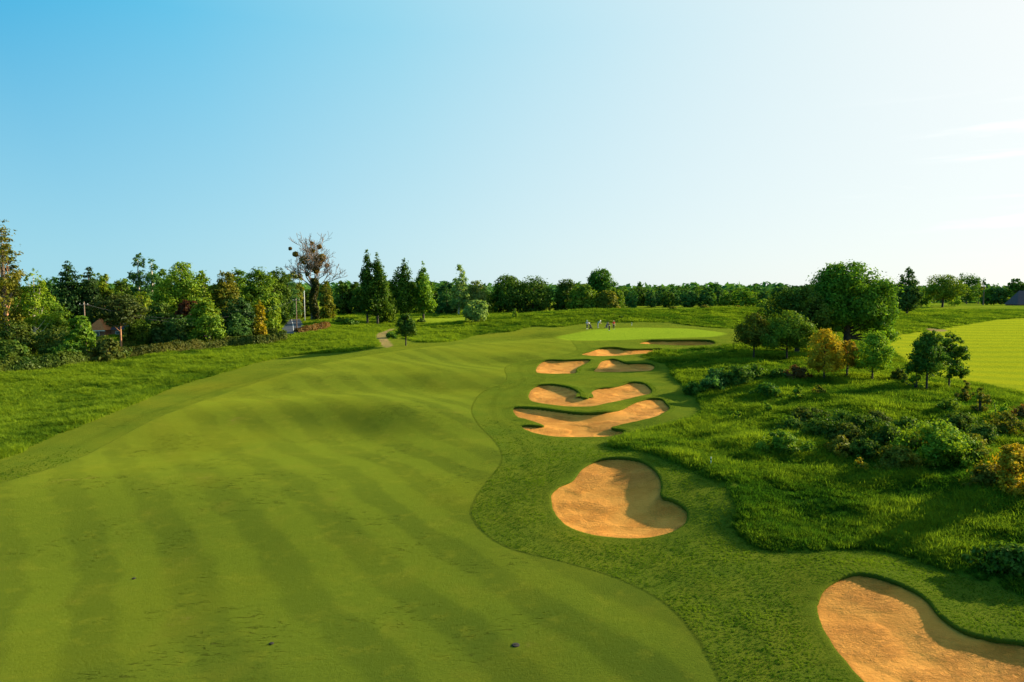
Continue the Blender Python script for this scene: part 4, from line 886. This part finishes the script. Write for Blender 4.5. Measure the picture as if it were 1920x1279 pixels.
ng.links.new(nattr('rot', 'FLOAT_VECTOR'), cmb.inputs[0]); ng.links.new(cmb.outputs[0], iop.inputs['Rotation'])
ng.links.new(iop.outputs[0], go.inputs[0])
def scatter(name, label, X, Y, scl, hs, tint, pick, z=None):
    n_ = len(X); Z_ = gz(X, Y) if z is None else z
    me = bpy.data.meshes.new(name); me.vertices.add(n_); me.vertices.foreach_set('co', np.stack([X, Y, Z_], 1).astype(np.float32).ravel())
    def at(nm, tp, val, key): q = me.attributes.new(nm, tp, 'POINT'); q.data.foreach_set(key, val)
    at('pick', 'INT', pick.astype(np.int32), 'value'); at('tint', 'FLOAT', tint.astype(np.float32), 'value')
    at('scl', 'FLOAT_VECTOR', np.stack([scl, scl, scl*hs], 1).astype(np.float32).ravel(), 'vector')
    rt = np.stack([RNG.normal(0,.14,n_), RNG.normal(0,.14,n_), RNG.uniform(0,6.28,n_)], 1)
    at('rot', 'FLOAT_VECTOR', rt.astype(np.float32).ravel(), 'vector')
    me.materials.append(GLM); o = obj(name, me); md = o.modifiers.new('scatter', 'NODES'); md.node_group = ng
    tag(o, label, 'grass', kind='stuff'); return o
def sample(n_, y0, y1, pw):
    """points in the wedge the camera looks over, thinning out with distance"""
    u = RNG.uniform(0, 1, n_); k_ = 2-pw
    y = (y0**k_ + u*(y1**k_-y0**k_))**(1/k_); x = RNG.uniform(-1, 1, n_)*(.80*y+7); return x, y
X, Y = sample(620000, 20, 260, 1.75)
ds = sdf(SEMI, X, Y, 4); d2 = sdf(FAIR2, X, Y, 3); dp = np.maximum(sdf(PATH, X, Y, 2), sdf(SAND2, X, Y, 2)); d3 = sdf(FAIR3, X, Y, 2)
n1 = fbm(X/3.2, Y/2.6, 31, 3); n2 = fbm(X/11., Y/9., 41, 3)
rx = np.interp(Y, [128,142,165,200], [GD(551,128)[0], GD(550,142)[0], GD(549,165)[0], GD(547,195)[0]])
roadm = (np.abs(X-rx) < 2.4) & (Y > 137.5) & (Y < 200)
ok = ~roadm & (ds < .02) & (d2 < -.2) & (dp < -.2) & (d3 < -.1) & (RNG.uniform(0,1,len(X)) < np.clip(.72 + 1.1*n1, .25, 1))
X, Y, n1, n2, ds = X[ok], Y[ok], n1[ok], n2[ok], ds[ok]
dist = np.hypot(X, Y)
meadow = X < -8
tint = np.clip(.42 + .75*n1 + .55*n2 + RNG.normal(0,.13,len(X)) + np.where(meadow, .24 + .24*sstep(-1, -7, ds), 0), 0, 1)
scl = np.clip(.55 + dist/85., .8, 2.6)*RNG.uniform(.7,1.25,len(X)); hs = .82*np.clip(1.0 + .9*n1, .45, 1.5)*np.clip(85./(dist+35), .45, 1)
pick = RNG.integers(0, 4, len(X))
R_ = ~meadow
scatter('long_grass', 'long tufted grass covering the rough right of the bunkers and the dunes', X[R_], Y[R_], scl[R_], hs[R_], tint[R_], pick[R_])
scatter('meadow_grass', 'rough meadow grass between the fairway and the hedge on the left', X[meadow], Y[meadow], scl[meadow], hs[meadow], tint[meadow], pick[meadow])
X, Y = sample(150000, 19, 62, 1.5)
ds = sdf(SEMI, X, Y, 4); df = sdf(FAIR, X, Y, 4); okb = np.ones(len(X), bool)
for k, (P, N, side) in BP.items(): okb &= sdf(P, X, Y, 2) < -.12
ok = (ds > 0) & (df < -.05) & okb & (RNG.uniform(0,1,len(X)) > sstep(38, 62, np.hypot(X, Y))); X, Y, df = X[ok], Y[ok], df[ok]
nz = fbm(X/1.7, Y/1.4, 51, 3)
scatter('semi_rough_grass', 'short cut grass of the surround between fairway and bunkers', X, Y, np.clip(.17+.10*nz, .10, .28)*np.clip(.6+np.hypot(X,Y)/70, .8, 1.4), np.full(len(X), .8), np.clip(.36+.5*nz+RNG.normal(0,.12,len(X)) - .32*sstep(.35, 1, np.sin(df*2*PI/2.3+1.2*nz))*sstep(-8, -2, df), 0, 1), RNG.integers(0,3,len(X)), Hfull(X, Y)+.012)
# ragged short grass hanging over the bunker lips
XX, YY, SS = [], [], []
for k, (P, N, side) in BP.items():
    n_ = int(len(P)*16); i_ = RNG.integers(0, len(P), n_); off = RNG.uniform(-.04, .5, n_)
    XX.append(P[i_,0]+N[i_,0]*off); YY.append(P[i_,1]+N[i_,1]*off); SS.append(.10+.10*side[i_])
XX, YY, SS = map(np.concatenate, (XX, YY, SS))
scatter('lip_grass', 'short ragged grass along the bunker edges', XX, YY, SS*RNG.uniform(.7,1.2,len(XX)), np.full(len(XX), .9), np.clip(RNG.normal(.4,.2,len(XX)), 0, 1), RNG.integers(0,3,len(XX)), Hfull(XX, YY)+.01)
# ------------------------------------------------------------------ road, house, poles, wires
ASPH = simple('asphalt', (.022,.028,.045), .75, .2, 3, .2); PAINT = simple('road_paint', (.7,.7,.68), .6)  # shade and reflected sky on the road are put into the navy asphalt colour
def strip(name, pts, width, dz, m, label=None, kind='structure'):
    pts = np.array(pts); V = []; 
    seg = np.hypot(*(pts[1:]-pts[:-1]).T); s = np.concatenate([[0], np.cumsum(seg)]); q = np.linspace(0, s[-1], 80)
    P = np.stack([np.interp(q, s, pts[:,0]), np.interp(q, s, pts[:,1])], 1); T = np.gradient(P, axis=0); Nn = np.stack([-T[:,1], T[:,0]], 1); Nn /= np.linalg.norm(Nn, axis=1)[:,None]
    cols = np.linspace(-width/2, width/2, 5); m_ = len(P)
    for c in cols:
        R2 = P + Nn*c; zc_ = np.max([gz(P[:,0]+Nn[:,0]*e, P[:,1]+Nn[:,1]*e) for e in (0,)], 0) if width < 1 else gz(R2[:,0], R2[:,1])
        V.append(np.stack([R2[:,0], R2[:,1], np.maximum(gz(R2[:,0], R2[:,1]), zc_)+dz], 1))
    V = np.concatenate(V); Fs = []
    for c in range(4):
        a0 = np.arange(m_-1) + c*m_; Fs.append(np.stack([a0, a0+1, a0+m_+1, a0+m_], 1))
    o = obj(name, mesh_np(name, V, np.concatenate(Fs), m)); tag(o, kind=kind); return o
rp_ = [GD(551, 138)[:2], GD(550, 142)[:2], GD(549, 165)[:2], GD(547, 195)[:2]]
strip('road', rp_, 4.6, .12, ASPH); strip('road_centre_line', rp_, .10, .15, PAINT)
WOODP = simple('pole_wood', (.20,.13,.09), .9, .3, 3, .4); WHITEP = simple('pole_white', (.62,.62,.58), .6); GREY = simple('insulator_grey', (.35,.36,.38), .4); WIREM = simple('wire', (.08,.08,.08), .8)
def pole(px, base, top, lab, m, d=None, arm=True, name='utility_pole'):
    x, y, z = G(px, base) if d is None else GD(px, d)
    h = CAMH + float(ray(px, top)[1])*y - z
    r = empty(name, (x, y, z), lab, 'pole')
    mb = MB(); mb.tube([(0,0,-.3),(0,0,h*.5),(0,0,h)], [.11,.10,.08], 8); mb.build('shaft', m, r, True)
    if arm:
        mb = MB(); mb.box((0,-.12,h-.5), (1.5,.1,.1)); mb.build('crossarm', m, r)
        for e in (-.65, 0.0, .65):
            mb = MB(); mb.tube([(e,-.12,h-.45),(e,-.12,h-.33),(e,-.12,h-.25)], [.03,.06,.03], 8); mb.build('insulator', GREY, r)
    return x, y, z+h-.3
a1 = pole(159, 655, 566, 'thin wooden utility pole beside the small house', WOODP, d=112, arm=True)
a2 = pole(556, 622, 559, 'brown wooden utility pole standing by the road', WOODP, d=141, arm=True)
pole(571.5, 590, 545, 'thin white pole behind the road, left of the bare tree', WHITEP, d=176, arm=False, name='white_pole')
for e, lab in ((-.3, 'upper sagging wire between the two utility poles'), (.3, 'lower sagging wire between the two utility poles')):
    t = np.linspace(0, 1, 24); A_, B2 = np.array(a1), np.array(a2); drop = 3.2 if e < 0 else 3.9
    pts = [tuple(A_*(1-q)+B2*q + np.array([0, e, -4*drop*q*(1-q)])) for q in t]
    mb = MB(); mb.tube(pts, .011, 4); o = mb.build('power_wire', WIREM); tag(o, lab, 'wire')
TILE, ntt = mat('roof_tile_orange'); pos = N_(ntt, 'ShaderNodeTexCoord').outputs['Object']
wv = N_(ntt, 'ShaderNodeTexBrick'); lk(ntt, scaled(ntt, pos, (1,1,1.4)), wv.inputs[0]); wv.inputs['Scale'].default_value = 3.0
wv.inputs['Color1'].default_value = rgb(.50,.13,.03); wv.inputs['Color2'].default_value = rgb(.62,.20,.05); wv.inputs['Mortar'].default_value = rgb(.2,.05,.02)
bb = N_(ntt, 'ShaderNodeBsdfPrincipled'); bb.inputs['Roughness'].default_value = .85; lk(ntt, wv.outputs[0], bb.inputs['Base Color']); oo = N_(ntt, 'ShaderNodeOutputMaterial'); lk(ntt, bb.outputs[0], oo.inputs[0])
BRICK = simple('house_brick', (.28,.11,.06), .9, .25, 5); SLATE = simple('roof_slate', (.035,.024,.04), .7, .3, 3); CREAM = simple('cream_paint', (.65,.6,.5), .6); GLASS = simple('window_glass', (.05,.08,.10), .1, .1)
def house():
    x, y, z = GD(178, 144); ze = CAMH + float(ray(178, 621)[1])*y; za = CAMH + float(ray(178, 598)[1])*y
    r = empty('brick_house', (x, y, z), 'small brick house with an orange tiled hip roof among the trees', 'house')
    e = ze - z; p = za - z; w2 = 2.0; D = 6.0
    e = max(e, 1.6)
    mb = MB(); mb.box((0, D/2, e/2-.2), (w2*2-.3, D-.3, e+.4)); mb.build('wall', BRICK, r)
    mb = MB(); mb.add([(-w2-.15,-.15,e),(w2+.15,-.15,e),(w2+.15,D+.15,e),(-w2-.15,D+.15,e),(0,1.5,p),(0,D-1.5,p)], [(0,1,4),(1,2,5,4),(2,3,5),(3,0,4,5),(3,2,1,0)]); rf = mb.build('roof', TILE, r)
    mb = MB(); mb.box((0,-.19,e-.10), (w2*2+.3,.06,.2)); mb.build('fascia', CREAM, r)
    mb = MB(); mb.box((0,-.0+.12,e-.75), (1.5,.10,.9)); wf = mb.build('window', CREAM, r)
    for q in (-.36,.36):
        mb = MB(); mb.box((q,.055,e-.75), (.62,.03,.76)); mb.build('pane', GLASS, wf)
    # darker rear wing
    mb = MB(); mb.box((4.6, 4.2, e/2-.2), (5.2, 4.4, e+.4)); mb.build('wing_wall', BRICK, r)
    mb = MB(); mb.add([(1.9,1.8,e),(7.4,1.8,e),(7.4,6.6,e),(1.9,6.6,e),(1.9,4.2,e+1.3),(7.0,4.2,e+1.3)], [(0,1,5,4),(1,2,5),(2,3,4,5),(3,0,4),(3,2,1,0)]); mb.build('wing_roof', SLATE, r)
    mb = MB(); mb.box((3.6,1.98,e-.6), (1.0,.06,.7)); wf = mb.build('window', CREAM, r); mb = MB(); mb.box((3.6,1.94,e-.6), (.84,.03,.54)); mb.build('pane', GLASS, wf)
    mb = MB(); mb.box((.9, 4.2, p-.1), (.5,.5,1.2)); mb.build('chimney', BRICK, rf)
house()
def barn():
    x, y, z = GD(1926, 318); za = CAMH + float(ray(1908, 545)[1])*y - z; ze = .55
    r = empty('barn', (x+3, y, z), 'low building with a dark purple-brown roof at the right edge of the picture', 'building')
    mb = MB(); mb.box((0,4,ze/2-.2), (15.6,8,ze+.4)); mb.build('wall', BRICK, r)
    mb = MB(); mb.add([(-8.2,-.4,ze),(8.2,-.4,ze),(8.2,8.4,ze),(-8.2,8.4,ze),(-4.6,4,za),(8.2,4,za)], [(0,1,5,4),(1,2,5),(2,3,4,5),(3,0,4),(3,2,1,0)]); mb.build('roof', SLATE, r)
barn()
# ------------------------------------------------------------------ golfers
SKIN = simple('skin', (.55,.32,.22), .6, .08); HAIR = simple('hair_brown', (.06,.04,.025), .8); RED = simple('shirt_red', (.75,.03,.01), .8, .1); BLACK = simple('cloth_black', (.012,.012,.015), .8); BLUE = simple('shirt_pale_blue', (.38,.62,.70), .8, .1)
WHITE = simple('cloth_white', (.75,.74,.70), .8, .05); GREYC = simple('cloth_grey', (.22,.23,.25), .8, .1); NAVY = simple('cloth_navy', (.02,.03,.07), .8); METAL = simple('club_steel', (.5,.5,.52), .3, .05, 3, 0, .9); RUB = simple('rubber', (.02,.02,.02), .8); LILAC = simple('shirt_lilac', (.55,.48,.55), .8)
def skin_mesh(name, verts, edges, radii, m, parent, root_i=0, lv=2):
    me = bpy.data.meshes.new(name); me.from_pydata(verts, edges, []); o = obj(name, me, parent)
    md = o.modifiers.new('skin', 'SKIN'); md.use_smooth_shade = True
    for i, r in enumerate(radii):
        sv = me.skin_vertices[0].data[i]; sv.radius = (r, r) if not isinstance(r, tuple) else r; sv.use_root = i == root_i
    sb = o.modifiers.new('sub', 'SUBSURF'); sb.levels = 1; sb.render_levels = lv
    me.materials.append(m); return o
def person(px, by, d, rz, label, shirt, trousers, capm, lean=0., arms='down', h=1.76, shorts=False):
    x, y, z = G(px, by) if d is None else GD(px, d)
    r = empty('person', (x, y, z), label, 'person', 'golfers on the green', rz); k_ = h/1.76
    # hips at .93, lean bends the torso forwards (towards -y)
    def up(s, zz, xx=0.): return (xx, -math.sin(lean)*s, .93 + math.cos(lean)*s) if zz is None else None
    pel = (0, .05*lean, .93); ch = up(.30, None); nk = up(.52, None); hd0 = up(.60, None); hd1 = up(.70, None); hd2 = up(.79, None)
    st = .11
    V = [pel, ch, nk, hd0, hd1, hd2]; R = [.13, (.15,.11), .055, .06, (.078,.095), .06]; E = [(0,1),(1,2),(2,3),(3,4),(4,5)]
    def addc(frm, pts, rad):
        i = frm
        for p, q in zip(pts, rad): V.append(p); R.append(q); E.append((i, len(V)-1)); i = len(V)-1
        return i
    hands = []
    for s in (-1, 1):
        addc(0, [(s*.10,.0,.86),(s*st,-.02 + .03*s,.49),(s*(st+.01),.02,.09),(s*(st+.015),-.15,.035)], [.09,.055,.04,.035])
        sh = up(.46, None, s*.18)
        if arms == 'down': el = (s*.25, sh[1]+.03, sh[2]-.28); wr = (s*.24, sh[1]-.10, sh[2]-.52)
        elif arms == 'putt': el = (s*.17, sh[1]-.12, sh[2]-.27); wr = (s*.045, sh[1]-.20, sh[2]-.50)
        elif arms == 'reach': el = (s*.16, sh[1]-.22, sh[2]-.16); wr = (s*.10, sh[1]-.42, sh[2]-.27)
        else: el = (s*.30, sh[1]+.02, sh[2]-.24); wr = (s*.16, sh[1]-.16, sh[2]-.22)
        w_ = addc(1, [sh, el, wr], [.055,.042,.028])
        dv_ = np.array(wr)-np.array(el); dv_ /= np.linalg.norm(dv_); pm = np.array(wr)+dv_*.06
        p_i = addc(w_, [tuple(pm)], [.034])
        lat = np.cross(dv_, (0,1,.2)); lat /= np.linalg.norm(lat)+1e-9; fw = np.cross(lat, dv_)
        for f_, ln in zip((-1.5,-.5,.5,1.5), (.07,.085,.08,.062)):
            b0 = pm + dv_*.035 + lat*f_*.019; addc(p_i, [tuple(b0), tuple(b0+dv_*ln*.5+fw*.008), tuple(b0+dv_*ln*.85+fw*.03)], [.010,.009,.008])
        tb = pm + lat*(-.036)*s; addc(p_i, [tuple(tb), tuple(tb+dv_*.03-lat*.02*s+fw*.01), tuple(tb+dv_*.055-lat*.02*s+fw*.02)], [.011,.010,.009]); hands.append(np.array(wr)+dv_*.08)
    nose = (0, hd1[1]-.115, hd1[2]-.01); addc(4, [nose], [.014])
    for s in (-1,1): addc(4, [(s*.098, hd1[1], hd1[2])], [.014])
    sc_ = lambda L: [tuple(np.array(p)*k_) for p in L]
    body = skin_mesh('body', sc_(V), E, R, SKIN, r)
    # eyes and mouth sit on the face
    mb = MB(); 
    for s in (-1,1): mb.box((s*.032*k_, (hd1[1]-.097)*k_, (hd1[2]+.022)*k_), (.02,.008,.010))
    mb.box((0, (hd1[1]-.096)*k_, (hd1[2]-.055)*k_), (.035,.008,.007)); mb.build('face', HAIR, r)
    # shirt
    V2 = [up(.02,None), up(.30,None), up(.47,None)]; R2 = [(.165,.13),(.185,.14),(.14,.10)]; E2 = [(0,1),(1,2)]
    for s in (-1,1):
        sh = np.array(up(.46,None,s*.18)); el = np.array(V[[i for i, v in enumerate(V) if abs(v[0]-s*.18) < 1e-6 and abs(v[2]-sh[2]) < 1e-6][0]+1])
        i0 = len(V2); V2 += [tuple(sh), tuple(sh*.35+el*.65)]; R2 += [.08,.075]; E2 += [(2,i0),(i0,i0+1)]
    skin_mesh('shirt', sc_(V2), E2, R2, shirt, r)
    V3 = [(0,.02,.97)]; R3 = [(.16,.13)]; E3 = []
    for s in (-1,1):
        i0 = len(V3); pts = [(s*.10,.0,.85),(s*st,-.02+.03*s,.49)] + ([] if shorts else [(s*(st+.01),.02,.13)]); V3 += pts; R3 += [.108,.078,.062][:len(pts)]
        E3 += [(0,i0)] + [(i0+j, i0+j+1) for j in range(len(pts)-1)]
    skin_mesh('trousers', sc_(V3), E3, R3, trousers, r)
    for s in (-1,1):
        skin_mesh('shoe', sc_([(s*(st+.012),.05,.05),(s*(st+.012),-.10,.045),(s*(st+.015),-.19,.035)]), [(0,1),(1,2)], [.05,.045,.032], WHITE, r)
    if capm:
        V4 = [tuple(np.array(hd2)+np.array([0,0,-.03])), tuple(np.array(hd2)+np.array([0,0,.03])), tuple(np.array(hd2)+np.array([0,-.13,-.025]))]
        skin_mesh('cap', sc_(V4), [(0,1),(0,2)], [(.105,.115),.07,(.06,.01)], capm, r)
    else:
        skin_mesh('hair', sc_([tuple(np.array(hd1)+np.array([0,.04,.0])), tuple(np.array(hd2)+np.array([0,.015,.01]))]), [(0,1)], [.092,.085], HAIR, r)
    return (x, y, z), hands, k_
def club(loc, rz, a, b, label):
    mb = MB(); mb.tube([a, tuple(np.array(a)*.3+np.array(b)*.7), b], [.014,.008,.008], 6)
    root = empty('golf_club', loc, label, 'golf club', None, rz); mb.build('shaft', METAL, root)
    mb = MB(); mb.box((b[0], b[1]-.03, b[2]), (.05,.11,.03)); mb.build('club_head', METAL, root)
def on(p, rz, v): C_, S_ = math.cos(rz), math.sin(rz); return (p[0]+v[0]*C_-v[1]*S_, p[1]+v[0]*S_+v[1]*C_, p[2]+v[2])
p, hd, k_ = person(1150.5, 617.5, None, .3, 'golfer in a red top and black trousers standing on the green', RED, BLACK, None, .05, 'down', 1.85)
p, hd, k_ = person(1142.5, 620, None, -1.2, 'golfer in black crouched slightly over a putt, left of the red-shirted golfer', BLACK, BLACK, BLACK, .35, 'putt', 1.78)
hm = (np.array(hd[0])+np.array(hd[1]))/2*k_; club(p, -1.2, tuple(hm+np.array([0,.02,.06])), (0, hm[1]-.25, .03), 'putter held by the golfer in black')
p, hd, k_ = person(1121, 615, None, .9, 'golfer in a pale blue shirt and grey trousers bending forward', BLUE, GREYC, WHITE, .75, 'reach', 1.78)
p, hd, k_ = person(1101, 617, None, -.4, 'golfer in a lilac top and dark trousers beside a trolley bag', LILAC, NAVY, WHITE, .08, 'bent', 1.76)
def golf_bag(px, by, rz, lab, bm):
    x, y, z = G(px, by); r = empty('golf_bag', (x, y, z), lab, 'golf bag', 'golf bags on trolleys', rz)
    ax = np.array([0,.38,.92]); ax /= np.linalg.norm(ax); b0 = np.array([0,-.05,.16])
    mb = MB(); mb.tube([tuple(b0), tuple(b0+ax*.1), tuple(b0+ax*.75), tuple(b0+ax*.88)], [.12,.14,.14,.155], 12); mb.build('bag', bm, r, True)
    mb = MB(); mb.box(tuple(b0+ax*.4+np.array([0,-.15,.04])), (.2,.09,.36)); mb.build('pocket', bm, r)
    for q in range(5):
        th = q*1.26; o_ = np.array([.07*math.cos(th), .05*math.sin(th), 0]); e = b0+ax*(1.12+.04*(q % 3))+o_
        mb = MB(); mb.tube([tuple(b0+ax*.8+o_), tuple(e)], .012, 5); mb.box(tuple(e+np.array([.02,0,.02])), (.09,.04,.06)); mb.build('club', METAL, r)
    for s in (-1,1):
        mb = MB(); mb.tube([(s*.30,-.02,.16),(s*.34,-.02,.16)], .16, 14); mb.build('wheel', RUB, r)
    mb = MB(); mb.tube([(-.30,-.02,.16),(.30,-.02,.16)], .014, 6); mb.tube([(0,-.02,.16),(0,.25,.85),(0,.62,1.05)], .016, 6); mb.build('trolley_frame', METAL, r)
    mb = MB(); mb.tube([(-.1,.62,1.05),(.1,.62,1.05)], .02, 6); mb.build('handle', RUB, r)
golf_bag(1107.5, 616.5, .7, 'black golf bag on a trolley right of the golfer in lilac', BLACK)
golf_bag(1137, 615.5, -.9, 'dark golf bag on a trolley beyond the golfer in black', NAVY)
# ------------------------------------------------------------------ small course furniture
def post(px, by, hpx, m, lab, r_=.04, name='marker_post'):
    x, y, z = G(px, by); h = hpx*y/F; r = empty(name, (x, y, z), lab, 'marker post')
    mb = MB(); mb.tube([(0,0,-.1),(0,0,h*.9),(0,0,h)], [r_,r_,r_*.5], 8); mb.build('shaft', m, r)
    mb = MB(); mb.tube([(0,0,h*.62),(0,0,h*.82)], r_*1.25, 8); mb.build('band', simple('band_green', (.03,.15,.06), .6), r)
post(1333, 875, 19, CREAM, 'small pale green-banded marker post in the rough right of the long bunker', .035)
post(1184.5, 610, 5, WHITE, 'tiny white marker standing at the back of the green', .06)
DARKP = simple('sprinkler_plastic', (.02,.015,.01), 1.0)
for px, py, r_, lab in [(967,1210,.13,'black sprinkler cap in the fairway near the bottom centre of the picture'),(509,1207,.08,'small black sprinkler cap in the lower left part of the fairway'),(251,1085,.08,'small reddish-black sprinkler cap far left on the near fairway')]:
    x, y, z = G(px, py); r = empty('sprinkler_head', (x, y, z), lab, 'sprinkler', 'sprinkler heads in the fairway')
    mb = MB(); mb.tube([(0,0,-.1),(0,0,.02),(0,0,.03)], [r_,r_,r_*.8], 16); mb.build('cap', DARKP, r)
    mb = MB(); mb.tube([(0,0,.03),(0,0,.045)], r_*.35, 12); mb.build('nozzle', DARKP, r)
